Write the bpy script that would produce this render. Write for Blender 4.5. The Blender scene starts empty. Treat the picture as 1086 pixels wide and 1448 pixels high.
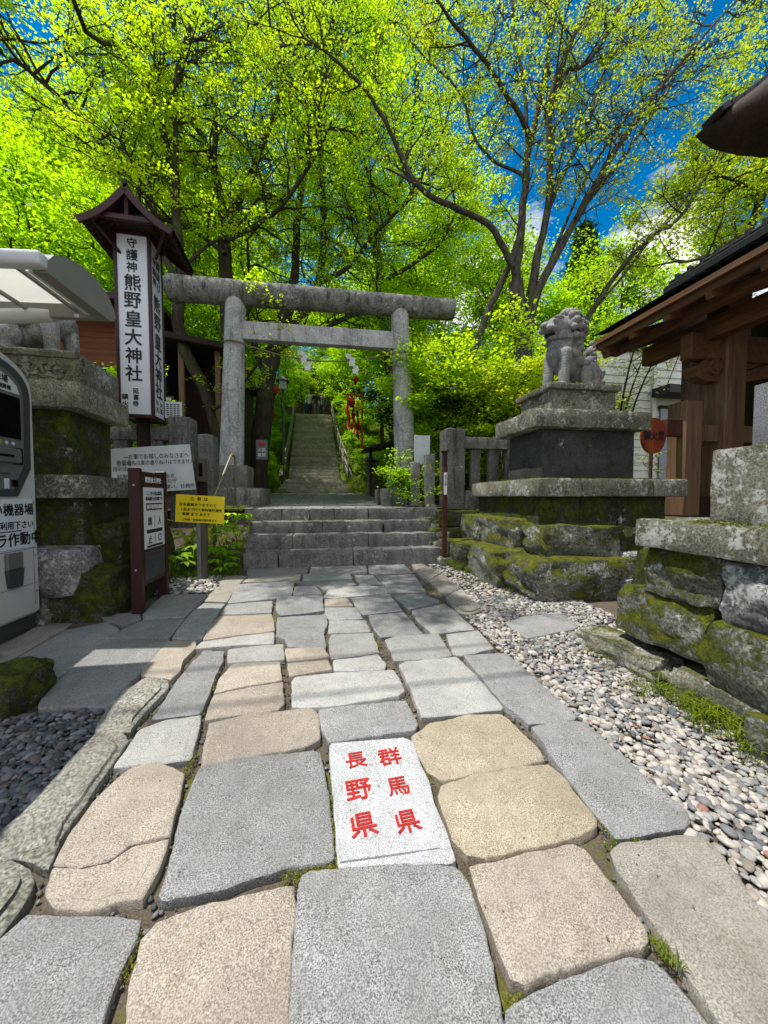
import bpy, bmesh, math, random
import numpy as np
from mathutils import Vector, Matrix, noise, Euler
random.seed(7); rng = np.random.default_rng(7)
R = math.radians
scene = bpy.context.scene
COL = scene.collection

# ------------------------------------------------------------------ camera, sky, sun, exposure
EYE = 1.5
PITCH = math.atan(22/523.); YAW = R(9.2)
cam_d = bpy.data.cameras.new('camera'); cam = bpy.data.objects.new('camera', cam_d); COL.objects.link(cam)
cam.location = (0, 0, EYE); cam.rotation_euler = (R(90) - PITCH, 0, -YAW)
cam_d.sensor_fit = 'HORIZONTAL'; cam_d.sensor_width = 36; cam_d.lens = 523/1086*36
cam_d.clip_start = .05; cam_d.clip_end = 3000
scene.camera = cam

SUN_TO = Vector((-.33, .02, 1)).normalized()            # towards the sun
sun_d = bpy.data.lights.new('sun', 'SUN'); sun = bpy.data.objects.new('sun', sun_d); COL.objects.link(sun)
sun_d.energy = 4.7; sun_d.angle = R(.55); sun_d.color = (1, .955, .88)
sun.rotation_euler = SUN_TO.to_track_quat('Z', 'Y').to_euler(); sun.location = (-6, 2, 20)

world = bpy.data.worlds.new('World'); scene.world = world; world.use_nodes = True
wn, wl = world.node_tree.nodes, world.node_tree.links
wn.clear()
w_out = wn.new('ShaderNodeOutputWorld'); w_bg = wn.new('ShaderNodeBackground')
sky = wn.new('ShaderNodeTexSky'); sky.sky_type = 'NISHITA'; sky.sun_disc = False
sky.sun_elevation = math.asin(SUN_TO.z); sky.sun_rotation = math.atan2(SUN_TO.x, SUN_TO.y)
sky.altitude = 1200; sky.air_density = 1.0; sky.dust_density = .2; sky.ozone_density = 3.0
hs = wn.new('ShaderNodeHueSaturation'); hs.inputs['Saturation'].default_value = 1.42; hs.inputs['Hue'].default_value = .492
wl.new(sky.outputs[0], hs.inputs['Color'])
tc = wn.new('ShaderNodeTexCoord')
def cloud_dir(px, py):
    u, v = (px - 543)/523, (724 - py)/523
    return (cam.rotation_euler.to_matrix() @ Vector((u, v, -1))).normalized()
nz = wn.new('ShaderNodeTexNoise'); nz.inputs['Scale'].default_value = 5.5; nz.inputs['Detail'].default_value = 7; nz.inputs['Roughness'].default_value = .58
mp = wn.new('ShaderNodeMapping'); mp.inputs['Scale'].default_value = (1, 1, 2.6)
wl.new(tc.outputs['Generated'], mp.inputs[0]); wl.new(mp.outputs[0], nz.inputs['Vector'])
masks = []
for d, rad in ((cloud_dir(935, 372), .17), (cloud_dir(690, 420), .20), (cloud_dir(1010, 400), .16), (cloud_dir(205, 185), .03)):
    vd = wn.new('ShaderNodeVectorMath'); vd.operation = 'DISTANCE'; vd.inputs[1].default_value = d
    wl.new(tc.outputs['Generated'], vd.inputs[0])
    mr = wn.new('ShaderNodeMapRange'); mr.inputs[1].default_value = rad; mr.inputs[2].default_value = rad*.15
    wl.new(vd.outputs['Value'], mr.inputs[0]); masks.append(mr.outputs[0])
m = masks[0]
for k in masks[1:]:
    mx = wn.new('ShaderNodeMath'); mx.operation = 'MAXIMUM'; wl.new(m, mx.inputs[0]); wl.new(k, mx.inputs[1]); m = mx.outputs[0]
sxw = wn.new('ShaderNodeSeparateXYZ'); wl.new(tc.outputs['Generated'], sxw.inputs[0])
bk = wn.new('ShaderNodeMapRange'); bk.inputs[1].default_value = .12; bk.inputs[2].default_value = -.25; bk.inputs[4].default_value = .72; wl.new(sxw.outputs[1], bk.inputs[0])   # unseen white cloud bank, added behind the camera as neutral fill light
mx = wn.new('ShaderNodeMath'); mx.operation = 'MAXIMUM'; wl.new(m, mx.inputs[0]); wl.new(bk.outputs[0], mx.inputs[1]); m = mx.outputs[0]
ad = wn.new('ShaderNodeMath'); ad.operation = 'ADD'; wl.new(nz.outputs[0], ad.inputs[0]); 
ml = wn.new('ShaderNodeMath'); ml.operation = 'MULTIPLY'; ml.inputs[1].default_value = .55; wl.new(m, ml.inputs[0]); wl.new(ml.outputs[0], ad.inputs[1])
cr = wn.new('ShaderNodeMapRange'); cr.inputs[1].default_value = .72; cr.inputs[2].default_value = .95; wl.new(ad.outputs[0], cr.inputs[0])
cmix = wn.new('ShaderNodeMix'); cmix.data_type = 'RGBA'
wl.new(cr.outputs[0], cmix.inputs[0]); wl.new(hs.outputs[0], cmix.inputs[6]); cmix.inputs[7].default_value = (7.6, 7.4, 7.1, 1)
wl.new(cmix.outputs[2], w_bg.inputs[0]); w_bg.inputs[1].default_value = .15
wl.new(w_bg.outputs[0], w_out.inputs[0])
scene.view_settings.view_transform = 'Standard'; scene.view_settings.look = 'None'
scene.view_settings.exposure = .26; scene.view_settings.gamma = 1
scene.cycles.max_bounces = 8; scene.cycles.diffuse_bounces = 5; scene.cycles.transparent_max_bounces = 8
scene.cycles.use_denoising = True

# ------------------------------------------------------------------ survey: the approach slopes up by SL towards the steps
SL = math.tan(R(3.3))
_cp, _sp, _ca, _sa = math.cos(PITCH), math.sin(PITCH), math.cos(YAW), math.sin(YAW)
def ray(px, py):
    u, v = (px - 543)/523., (724 - py)/523.
    x, y, z = u, _cp + v*_sp, -_sp + v*_cp
    return (x*_ca + y*_sa, -x*_sa + y*_ca, z)
def G(px, py):                       # a point of the sloping approach
    d = ray(px, py); t = EYE/(SL*d[1] - d[2]); return Vector((d[0]*t, d[1]*t, EYE + d[2]*t))
def V(px, py, y):                    # a point on the vertical plane y
    d = ray(px, py); t = y/d[1]; return Vector((d[0]*t, y, EYE + d[2]*t))
def U(px, py, x):                    # a point on the vertical plane x
    d = ray(px, py); t = x/d[0]; return Vector((x, d[1]*t, EYE + d[2]*t))

# ------------------------------------------------------------------ materials
def new_mat(name):
    m = bpy.data.materials.new(name); m.use_nodes = True
    nt = m.node_tree; nt.nodes.clear()
    out = nt.nodes.new('ShaderNodeOutputMaterial')
    return m, nt, out
class NT:
    def __init__(s, nt): s.nt = nt
    def n(s, t, **k):
        nd = s.nt.nodes.new(t)
        for a, b in k.items(): setattr(nd, a, b)
        return nd
    def l(s, a, b): s.nt.links.new(a, b)
    def noise(s, co, scale, detail=4, rough=.55, dist=0):
        nd = s.n('ShaderNodeTexNoise'); nd.inputs['Scale'].default_value = scale; nd.inputs['Detail'].default_value = detail
        nd.inputs['Roughness'].default_value = rough; nd.inputs['Distortion'].default_value = dist; s.l(co, nd.inputs['Vector']); return nd.outputs[0]
    def voro(s, co, scale, feat='F1', out=0):
        nd = s.n('ShaderNodeTexVoronoi'); nd.feature = feat; nd.inputs['Scale'].default_value = scale; s.l(co, nd.inputs['Vector']); return nd.outputs[out]
    def ramp(s, f, a, b, ca=(0, 0, 0, 1), cb=(1, 1, 1, 1)):
        nd = s.n('ShaderNodeValToRGB'); e = nd.color_ramp.elements
        e[0].position = a; e[1].position = b; e[0].color = ca; e[1].color = cb; s.l(f, nd.inputs[0]); return nd.outputs[0]
    def mix(s, f, a, b, mode='MIX'):
        nd = s.n('ShaderNodeMix', data_type='RGBA', blend_type=mode)
        for i, v in ((0, f), (6, a), (7, b)):
            if isinstance(v, (int, float)): nd.inputs[i].default_value = v
            elif isinstance(v, tuple): nd.inputs[i].default_value = (*v, 1) if len(v) == 3 else v
            else: s.l(v, nd.inputs[i])
        return nd.outputs[2]
    def math(s, op, a, b=0, clamp=False):
        nd = s.n('ShaderNodeMath', operation=op, use_clamp=clamp)
        for i, v in ((0, a), (1, b)):
            if isinstance(v, (int, float)): nd.inputs[i].default_value = v
            else: s.l(v, nd.inputs[i])
        return nd.outputs[0]
    def bsdf(s, col, rough=.8, spec=.3, metal=0, bump=None, bs=.3, bd=.01):
        b = s.n('ShaderNodeBsdfPrincipled')
        if isinstance(col, tuple): b.inputs['Base Color'].default_value = (*col[:3], 1)
        else: s.l(col, b.inputs['Base Color'])
        if isinstance(rough, (int, float)): b.inputs['Roughness'].default_value = rough
        else: s.l(rough, b.inputs['Roughness'])
        b.inputs['Metallic'].default_value = metal; b.inputs['Specular IOR Level'].default_value = spec
        if bump is not None:
            bp = s.n('ShaderNodeBump'); bp.inputs['Strength'].default_value = bs; bp.inputs['Distance'].default_value = bd
            s.l(bump, bp.inputs['Height']); s.l(bp.outputs[0], b.inputs['Normal'])
        return b.outputs[0]

def stone(name, base, dark, speck=.5, lichen=0., moss=0., streak=0., rough=.85, bump=.5, gscale=110, mossup=.5, mosscol=(.045, .055, .006), scale=1.):
    m, nt, out = new_mat(name); N = NT(nt)
    geo = N.n('ShaderNodeNewGeometry'); co = geo.outputs['Position']
    oi = N.n('ShaderNodeObjectInfo')
    big = N.noise(co, 2.2*scale, 6, .62); med = N.noise(co, 11*scale, 5, .65); fine = N.noise(co, gscale, 2, .6)
    f = N.ramp(N.math('ADD', N.math('MULTIPLY', big, .6), N.math('MULTIPLY', med, .4)), .38, .62)
    c = N.mix(f, dark, base)
    pk = N.math('MULTIPLY', N.math('ADD', N.ramp(N.noise(co, 5.3, 4, .7), .35, .65), .75), speck*.8)
    c = N.mix(pk, c, N.ramp(fine, .36, .64, (.28, .28, .28, 1), (1.72, 1.72, 1.72, 1)), 'MULTIPLY')
    c = N.mix(N.math('MULTIPLY', N.ramp(N.noise(co, 3.7, 7, .72, .6), .46, .68), .42), c, N.mix(1, c, (.62, .56, .46), 'MULTIPLY'))
    c = N.mix(N.math('MULTIPLY', N.ramp(N.noise(co, 48, 2, .5), .64, .70), .45), c, (dark[0]*.5, dark[1]*.5, dark[2]*.5))
    vv = N.n('ShaderNodeHueSaturation'); N.l(c, vv.inputs['Color'])
    N.l(N.math('ADD', N.math('MULTIPLY', oi.outputs['Random'], .34), .83), vv.inputs['Value']); c = vv.outputs[0]
    if streak:
        mpn = N.n('ShaderNodeMapping'); mpn.inputs['Scale'].default_value = (1, 1, .12); N.l(co, mpn.inputs[0])
        st = N.ramp(N.noise(mpn.outputs[0], 9, 5, .7), .5, .66)
        c = N.mix(N.math('MULTIPLY', st, streak), c, (.018, .020, .016))
    if lichen:
        lw = N.noise(co, 3.1, 4, .6); v = N.noise(co, 21, 4, .75, .4)
        lf = N.ramp(N.math('ADD', N.math('MULTIPLY', lw, .5), N.math('MULTIPLY', v, .6)), .68 - lichen*.16, .74 - lichen*.16)
        c = N.mix(N.math('MULTIPLY', lf, .8), c, (.46, .47, .43))
        dl = N.ramp(N.noise(co, 34, 3, .7), .62, .7)
        c = N.mix(N.math('MULTIPLY', dl, .35), c, (.05, .055, .045))
    hgt = N.math('ADD', N.math('MULTIPLY', med, .8), N.math('MULTIPLY', fine, .22))
    if moss:
        sx = N.n('ShaderNodeSeparateXYZ'); N.l(geo.outputs['Normal'], sx.inputs[0])
        mn = N.math('ADD', N.math('MULTIPLY', N.noise(co, 3.3, 8, .78), .7), N.math('MULTIPLY', N.noise(co, 19, 5, .8), .3)); mf = N.math('ADD', mn, N.math('MULTIPLY', sx.outputs[2], mossup*.17))
        mf = N.ramp(mf, .66 - moss*.12, .72 - moss*.12)
        mc = N.mix(N.ramp(N.noise(co, 9, 6, .8), .4, .62), mosscol, (mosscol[0]*3.4, mosscol[1]*3, mosscol[2]))
        mc = N.mix(.8, mc, N.ramp(N.noise(co, 90, 3, .8), .3, .7, (.2, .2, .2, 1), (1.7, 1.7, 1.7, 1)), 'MULTIPLY')
        c = N.mix(mf, c, mc)
        hgt = N.math('ADD', hgt, N.math('MULTIPLY', N.math('MULTIPLY', mf, N.noise(co, 55, 4, .85)), 1.8))
    N.l(N.bsdf(c, rough, .25, 0, hgt, bump, .012), out.inputs[0]); return m

def plain(name, col, rough=.6, metal=0, var=.12, scale=20, bump=0, spec=.4, emit=None):
    m, nt, out = new_mat(name); N = NT(nt)
    geo = N.n('ShaderNodeNewGeometry'); nn = N.noise(geo.outputs['Position'], scale, 5, .6)
    c = N.mix(var, col, N.ramp(nn, .3, .7, (.35, .35, .35, 1), (1.5, 1.5, 1.5, 1)), 'MULTIPLY')
    N.l(N.bsdf(c, N.math('ADD', N.math('MULTIPLY', nn, .25), rough - .12), spec, metal, nn if bump else None, bump, .004), out.inputs[0]); return m

def wood(name, a, b, axis=2, scale=14, rough=.7, board=0, bump=.4):
    m, nt, out = new_mat(name); N = NT(nt)
    geo = N.n('ShaderNodeNewGeometry'); mpn = N.n('ShaderNodeMapping'); s = [1, 1, 1]; s[axis] = .06
    mpn.inputs['Scale'].default_value = s; N.l(geo.outputs['Position'], mpn.inputs[0])
    g = N.noise(mpn.outputs[0], scale, 6, .7, .5); g2 = N.noise(mpn.outputs[0], scale*5, 3, .7)
    f = N.ramp(N.math('ADD', N.math('MULTIPLY', g, .7), N.math('MULTIPLY', g2, .3)), .36, .64)
    c = N.mix(f, a, b); h = f
    if board:
        sx = N.n('ShaderNodeSeparateXYZ'); N.l(geo.outputs['Position'], sx.inputs[0])
        fr = N.math('FRACT', N.math('DIVIDE', sx.outputs[board - 1], .13 if board == 3 else .18))
        gap = N.ramp(fr, .03, .1); c = N.mix(1, c, N.ramp(fr, .02, .08, (.25, .25, .25, 1), (1, 1, 1, 1)), 'MULTIPLY'); h = N.math('ADD', N.math('MULTIPLY', f, .2), gap)
    N.l(N.bsdf(c, rough, .25, 0, h, bump, .006), out.inputs[0]); return m

def bark(name, a, b, moss=0):
    m, nt, out = new_mat(name); N = NT(nt)
    geo = N.n('ShaderNodeNewGeometry'); mpn = N.n('ShaderNodeMapping'); mpn.inputs['Scale'].default_value = (1, 1, .3); N.l(geo.outputs['Position'], mpn.inputs[0])
    g = N.noise(mpn.outputs[0], 12, 6, .7); p = N.noise(geo.outputs['Position'], 3, 4, .6)
    c = N.mix(N.ramp(g, .35, .65), a, b)
    if moss: c = N.mix(N.math('MULTIPLY', N.ramp(p, .5, .62), moss), c, (.07, .10, .015))
    N.l(N.bsdf(c, .9, .15, 0, g, .8, .03), out.inputs[0]); return m

def leafmat(name, c1, c2, trans=.55, tc=1.9):
    m, nt, out = new_mat(name); N = NT(nt)
    geo = N.n('ShaderNodeNewGeometry')
    c = N.mix(geo.outputs['Random Per Island'], c1, c2)
    cl = N.ramp(N.noise(geo.outputs['Position'], .9, 3, .6), .35, .65, (.72, .8, .9, 1), (1.2, 1.08, 1, 1))
    c = N.mix(1, c, cl, 'MULTIPLY')
    t = N.mix(1, c, (tc*.98, tc*.98, tc*.42), 'MULTIPLY')
    d = N.n('ShaderNodeBsdfDiffuse'); N.l(c, d.inputs[0])
    tr = N.n('ShaderNodeBsdfTranslucent'); N.l(t, tr.inputs[0])
    ms = N.n('ShaderNodeMixShader'); ms.inputs[0].default_value = trans; N.l(d.outputs[0], ms.inputs[1]); N.l(tr.outputs[0], ms.inputs[2])
    gl = N.n('ShaderNodeBsdfGlossy'); gl.inputs['Roughness'].default_value = .45; gl.inputs[0].default_value = (1, 1, 1, 1)
    m2 = N.n('ShaderNodeMixShader'); m2.inputs[0].default_value = .035; N.l(ms.outputs[0], m2.inputs[1]); N.l(gl.outputs[0], m2.inputs[2])
    N.l(m2.outputs[0], out.inputs[0]); return m

def pebblemat(name, cols):
    m, nt, out = new_mat(name); N = NT(nt)
    geo = N.n('ShaderNodeNewGeometry'); rr = N.n('ShaderNodeValToRGB'); rr.color_ramp.interpolation = 'CONSTANT'
    e = rr.color_ramp.elements; tot = 0
    e[0].position = 0; e[0].color = (*cols[0][1], 1); acc = cols[0][0]; e[1].position = acc; e[1].color = (*cols[1][1], 1); acc += cols[1][0]
    for w, c in cols[2:]:
        x = e.new(acc); x.color = (*c, 1); acc += w
    N.l(geo.outputs['Random Per Island'], rr.inputs[0])
    n1 = N.noise(geo.outputs['Position'], 60, 4, .6)
    c = N.mix(.5, rr.outputs[0], N.ramp(n1, .3, .7, (.6, .6, .6, 1), (1.3, 1.3, 1.3, 1)), 'MULTIPLY')
    N.l(N.bsdf(c, .8, .2, 0, n1, .3, .004), out.inputs[0]); return m

M = {}
M['flag_grey'] = stone('flag_grey', (.295, .293, .29), (.215, .215, .215), .7, bump=.8, gscale=210)
M['flag_light'] = stone('flag_light', (.36, .355, .34), (.275, .27, .26), .5, bump=.6, gscale=200)
M['flag_beige'] = stone('flag_beige', (.37, .325, .27), (.275, .24, .20), .55, bump=.6, gscale=200)
M['flag_yellow'] = stone('flag_yellow', (.36, .31, .235), (.27, .23, .17), .55, bump=.6, gscale=200)
M['flag_brown'] = stone('flag_brown', (.31, .29, .25), (.215, .20, .17), .5, bump=.6, gscale=180)
M['kerb_rock'] = stone('kerb_rock', (.27, .26, .225), (.15, .15, .125), .6, lichen=.25, bump=.9, gscale=70)
M['white_granite'] = stone('white_granite', (.50, .51, .52), (.40, .41, .42), .55, bump=.5, gscale=190)
M['torii_stone'] = stone('torii_stone', (.47, .475, .475), (.25, .255, .26), .6, lichen=.6, streak=.5, bump=.5, gscale=60)
M['beam_stone'] = stone('beam_stone', (.27, .27, .255), (.11, .11, .10), .6, lichen=.3, streak=.8, moss=.1, bump=.6, gscale=60)
M['step_stone'] = stone('step_stone', (.25, .245, .23), (.11, .107, .10), .55, lichen=.25, moss=.25, streak=.4, bump=.9, gscale=70)
M['stair_stone'] = stone('stair_stone', (.40, .375, .325), (.22, .205, .175), .5, lichen=.2, moss=.2, bump=.8, gscale=60)
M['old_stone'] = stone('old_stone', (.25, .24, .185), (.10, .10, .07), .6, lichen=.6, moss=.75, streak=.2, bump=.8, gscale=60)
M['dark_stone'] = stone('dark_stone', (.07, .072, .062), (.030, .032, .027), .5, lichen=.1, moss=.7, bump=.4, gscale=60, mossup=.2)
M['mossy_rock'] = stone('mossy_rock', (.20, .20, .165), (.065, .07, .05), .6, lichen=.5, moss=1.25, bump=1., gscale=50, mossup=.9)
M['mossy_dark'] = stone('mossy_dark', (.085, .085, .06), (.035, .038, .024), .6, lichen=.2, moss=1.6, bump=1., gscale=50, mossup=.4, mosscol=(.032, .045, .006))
M['grey_rock'] = stone('grey_rock', (.27, .275, .27), (.075, .08, .08), .6, lichen=.75, moss=.25, bump=1., gscale=50)
M['lion_stone'] = stone('lion_stone', (.36, .36, .35), (.17, .17, .165), .5, lichen=.35, streak=.4, bump=.22, gscale=90)
M['fence_stone'] = stone('fence_stone', (.24, .235, .21), (.11, .11, .095), .6, lichen=.2, streak=.7, moss=.12, bump=.6, gscale=60)
M['granite'] = stone('granite', (.26, .26, .27), (.17, .17, .18), .85, bump=.3, gscale=190)
M['red_ink'] = plain('red_ink', (.40, .012, .010), .6, var=.8, scale=70)
M['black_ink'] = plain('black_ink', (.006, .008, .010), .5)
M['grey_ink'] = plain('grey_ink', (.06, .06, .07), .5)
M['white_ink'] = plain('white_ink', (.75, .75, .72), .6)
M['sign_white'] = plain('sign_white', (.62, .66, .70), .35, var=.10, scale=4)
M['paper'] = plain('paper', (.56, .60, .62), .45, var=.15, scale=7)
M['maroon'] = plain('maroon', (.034, .005, .006), .45, var=.3)
M['maroon_dark'] = plain('maroon_dark', (.035, .008, .008), .5, var=.4)
M['black_roof'] = plain('black_roof', (.013, .013, .015), .5, var=.5, bump=.3)
M['yellow_sign'] = plain('yellow_sign', (.78, .62, .004), .4, var=.08, scale=8)
M['blue_sign'] = plain('blue_sign', (.01, .06, .14), .4, var=.3)
M['lime'] = plain('lime', (.30, .45, .03), .5)
M['steel'] = plain('steel', (.38, .39, .39), .4, metal=.9, var=.2)
M['pipe'] = plain('pipe', (.20, .19, .12), .5, metal=.4, var=.4)
M['machine_white'] = plain('machine_white', (.50, .505, .49), .32, var=.05, scale=3)
M['machine_dark'] = plain('machine_dark', (.045, .052, .054), .4, var=.08)
M['machine_mid'] = plain('machine_mid', (.12, .13, .13), .4, var=.08)
M['screen'] = plain('screen', (.004, .004, .005), .12, var=.0)
M['canopy_white'] = plain('canopy_white', (.58, .60, .62), .35, var=.05, scale=3)
M['canopy_grey'] = plain('canopy_grey', (.22, .215, .19), .45, var=.15, scale=6)
M['brown_post'] = wood('brown_post', (.10, .035, .016), (.05, .018, .010))
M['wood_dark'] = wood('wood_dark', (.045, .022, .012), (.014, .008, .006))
M['wood_red'] = wood('wood_red', (.205, .10, .047), (.085, .038, .018), axis=1)
M['wood_post'] = wood('wood_post', (.235, .14, .078), (.10, .058, .032))
M['wood_old'] = wood('wood_old', (.13, .105, .078), (.055, .043, .033))
M['siding'] = wood('siding', (.23, .085, .035), (.13, .045, .02), axis=0, board=3)
M['charcoal_wall'] = wood('charcoal_wall', (.022, .025, .030), (.010, .012, .014), board=1)
M['clapboard'] = plain('clapboard', (.74, .77, .68), .6, var=.12, scale=3)
M['round_wood'] = wood('round_wood', (.36, .068, .016), (.13, .020, .007), axis=2, scale=10, rough=.4)
M['glass'] = plain('glass', (.10, .13, .16), .08, var=.2, scale=1.5, spec=.9)
M['red_cloth'] = plain('red_cloth', (.48, .012, .018), .7, var=.3)
M['vermilion'] = plain('vermilion', (.40, .035, .012), .5, var=.3)
M['shide'] = plain('shide', (.78, .78, .76), .8)
M['rope'] = plain('rope', (.16, .15, .06), .9, var=.5, scale=60)
M['bark_dark'] = bark('bark_dark', (.035, .027, .020), (.075, .060, .046), .5)
M['bark_pale'] = bark('bark_pale', (.030, .026, .021), (.135, .12, .10), .5)
M['leaf_maple'] = leafmat('leaf_maple', (.30, .46, .004), (.45, .60, .008), .70, 1.75)
M['leaf_maple_deep'] = leafmat('leaf_maple_deep', (.20, .38, .005), (.34, .52, .008), .68, 1.85)
M['leaf_fresh'] = leafmat('leaf_fresh', (.25, .37, .008), (.42, .50, .020), .6, 1.75)
M['leaf_forest'] = leafmat('leaf_forest', (.16, .31, .008), (.29, .44, .012), .62, 1.85)
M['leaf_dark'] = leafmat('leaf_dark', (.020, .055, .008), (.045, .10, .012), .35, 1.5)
M['leaf_conifer'] = leafmat('leaf_conifer', (.015, .05, .012), (.035, .085, .018), .25, 1.3)
M['leaf_brown'] = leafmat('leaf_brown', (.10, .12, .05), (.17, .17, .08), .45, 1.4)
M['grass'] = leafmat('grass', (.10, .17, .008), (.22, .28, .012), .45, 1.6)
M['moss'] = leafmat('moss', (.10, .12, .006), (.20, .21, .010), .2, 1.2)
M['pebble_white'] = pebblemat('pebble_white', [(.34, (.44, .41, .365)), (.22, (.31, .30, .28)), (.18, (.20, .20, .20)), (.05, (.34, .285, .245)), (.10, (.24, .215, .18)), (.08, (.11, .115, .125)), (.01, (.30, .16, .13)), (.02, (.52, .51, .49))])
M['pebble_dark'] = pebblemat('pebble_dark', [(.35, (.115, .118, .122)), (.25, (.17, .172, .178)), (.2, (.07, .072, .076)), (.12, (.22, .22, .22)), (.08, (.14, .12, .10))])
M['skin'] = plain('skin', (.42, .24, .17), .6); M['hair'] = plain('hair', (.012, .010, .009), .5)
M['cloth_black'] = plain('cloth_black', (.018, .02, .025), .8, var=.3); M['cloth_white'] = plain('cloth_white', (.55, .55, .56), .8)
M['cloth_grey'] = plain('cloth_grey', (.13, .13, .14), .8); M['cloth_blue'] = plain('cloth_blue', (.03, .08, .20), .8); M['cloth_yellow'] = plain('cloth_yellow', (.5, .35, .03), .8)

def soil_mat():
    m, nt, out = new_mat('soil'); N = NT(nt)
    geo = N.n('ShaderNodeNewGeometry'); co = geo.outputs['Position']
    sx = N.n('ShaderNodeSeparateXYZ'); N.l(co, sx.inputs[0])
    c = N.mix(N.noise(co, 9, 6, .7), (.075, .06, .045), (.17, .14, .105))
    c = N.mix(.8, c, N.ramp(N.noise(co, 120, 3, .7), .3, .7, (.4, .4, .4, 1), (1.6, 1.6, 1.6, 1)), 'MULTIPLY')
    mf = N.ramp(N.noise(co, 3.2, 6, .7), .55, .63)
    mc = N.mix(N.noise(co, 40, 3, .7), (.07, .08, .008), (.17, .18, .012))
    c = N.mix(N.math('MULTIPLY', mf, .75), c, mc)
    far = N.ramp(N.math('DIVIDE', sx.outputs[1], 100), .075, .09)                     # forest floor on the hill
    ff = N.mix(N.noise(co, 2.1, 6, .75), (.03, .055, .008), (.14, .21, .012)); c = N.mix(far, c, ff)
    N.l(N.bsdf(c, .95, .1, 0, N.noise(co, 45, 5, .75), .8, .02), out.inputs[0]); return m
M['soil'] = soil_mat()
def terrace_mat():
    m, nt, out = new_mat('terrace'); N = NT(nt)
    geo = N.n('ShaderNodeNewGeometry'); co = geo.outputs['Position']
    br = N.n('ShaderNodeTexBrick'); N.l(co, br.inputs['Vector']); br.inputs['Scale'].default_value = 1
    br.inputs['Brick Width'].default_value = .62; br.inputs['Row Height'].default_value = .42; br.inputs['Mortar Size'].default_value = .012
    br.inputs['Color1'].default_value = (.25, .25, .24, 1); br.inputs['Color2'].default_value = (.18, .18, .175, 1); br.inputs['Mortar'].default_value = (.04, .04, .03, 1)
    c = N.mix(.6, br.outputs[0], N.ramp(N.noise(co, 6, 6, .7), .3, .7, (.5, .5, .5, 1), (1.5, 1.5, 1.5, 1)), 'MULTIPLY')
    N.l(N.bsdf(c, .85, .2, 0, br.outputs[1], .4, -.01), out.inputs[0]); return m
M['terrace'] = terrace_mat()
def panel_mat():
    m, nt, out = new_mat('canopy_panel'); N = NT(nt)
    t = N.n('ShaderNodeBsdfTranslucent'); t.inputs[0].default_value = (.85, .83, .78, 1)
    d = N.n('ShaderNodeBsdfDiffuse'); d.inputs[0].default_value = (.7, .69, .64, 1)
    ms = N.n('ShaderNodeMixShader'); ms.inputs[0].default_value = .62; N.l(d.outputs[0], ms.inputs[1]); N.l(t.outputs[0], ms.inputs[2])
    N.l(ms.outputs[0], out.inputs[0]); return m
M['canopy_panel'] = panel_mat()

# ------------------------------------------------------------------ building blocks
LM = {}
def finish(o, parent):
    COL.objects.link(o)
    me = o.data
    if parent is None:
        n = len(me.vertices)
        if n:
            co = np.empty(n*3); me.vertices.foreach_get('co', co); co = co.reshape(-1, 3)
            lo, hi = co.min(0), co.max(0); c = Vector(((lo[0] + hi[0])/2, (lo[1] + hi[1])/2, lo[2]))
            me.transform(Matrix.Translation(-c)); o.location = c
            LM[o.name] = Matrix.Translation(c)
    else:
        me.transform(LM[parent.name].inverted()); o.parent = parent; LM[o.name] = LM[parent.name]
        pp = parent
        if parent.type == 'MESH' and parent.parent is None: pass
    return o
def tag(o, label=None, cat=None, group=None, kind=None):
    if label: o['label'] = label
    if cat: o['category'] = cat
    if group: o['group'] = group
    if kind: o['kind'] = kind
    return o
def thing(name, label, cat, loc=(0, 0, 0), rotz=0, group=None, kind=None):
    o = bpy.data.objects.new(name, None); COL.objects.link(o); o.empty_display_size = .2
    o.location = loc; o.rotation_euler = (0, 0, rotz)
    LM[o.name] = Matrix.Translation(Vector(loc)) @ Matrix.Rotation(rotz, 4, 'Z')
    return tag(o, label, cat, group, kind)
def bobj(name, bm, mat, parent=None, smooth=None):
    me = bpy.data.meshes.new(name); bm.normal_update(); bm.to_mesh(me); bm.free(); me.materials.append(mat)
    if smooth is not None:
        for p in me.polygons: p.use_smooth = True
        if smooth < 180: me.set_sharp_from_angle(angle=R(smooth))
    return finish(bpy.data.objects.new(name, me), parent)
def npobj(name, v, f, mat, parent=None, smooth=False, raw=False):
    me = bpy.data.meshes.new(name); v = np.asarray(v, np.float32); f = np.asarray(f, np.int32); k = f.shape[1]
    me.vertices.add(len(v)); me.vertices.foreach_set('co', v.ravel())
    me.loops.add(f.size); me.loops.foreach_set('vertex_index', f.ravel())
    me.polygons.add(len(f)); me.polygons.foreach_set('loop_start', np.arange(0, f.size, k, dtype=np.int32))
    if smooth: me.polygons.foreach_set('use_smooth', np.ones(len(f), bool))
    me.update(calc_edges=True); me.materials.append(mat)
    if raw: return me
    return finish(bpy.data.objects.new(name, me), parent)
def B(): return bmesh.new()
def merge(bm, other, mat=None):
    me = bpy.data.meshes.new('t'); other.to_mesh(me); other.free()
    if mat is not None: me.transform(mat)
    bm.from_mesh(me); bpy.data.meshes.remove(me)
def box(bm, lo, hi, bev=0, rot=None, piv=None, seg=1):
    b = B(); bmesh.ops.create_cube(b, size=1)
    c = [(lo[i] + hi[i])/2 for i in range(3)]; s = [abs(hi[i] - lo[i]) for i in range(3)]
    bmesh.ops.scale(b, vec=s, verts=b.verts)
    if bev: bmesh.ops.bevel(b, geom=b.edges[:], offset=bev, segments=seg, affect='EDGES', profile=.6)
    m = Matrix.Translation(c)
    if rot is not None:
        pv = Vector(piv if piv else c); m = Matrix.Translation(pv) @ rot @ Matrix.Translation(-pv) @ m
    merge(bm, b, m)
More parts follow.
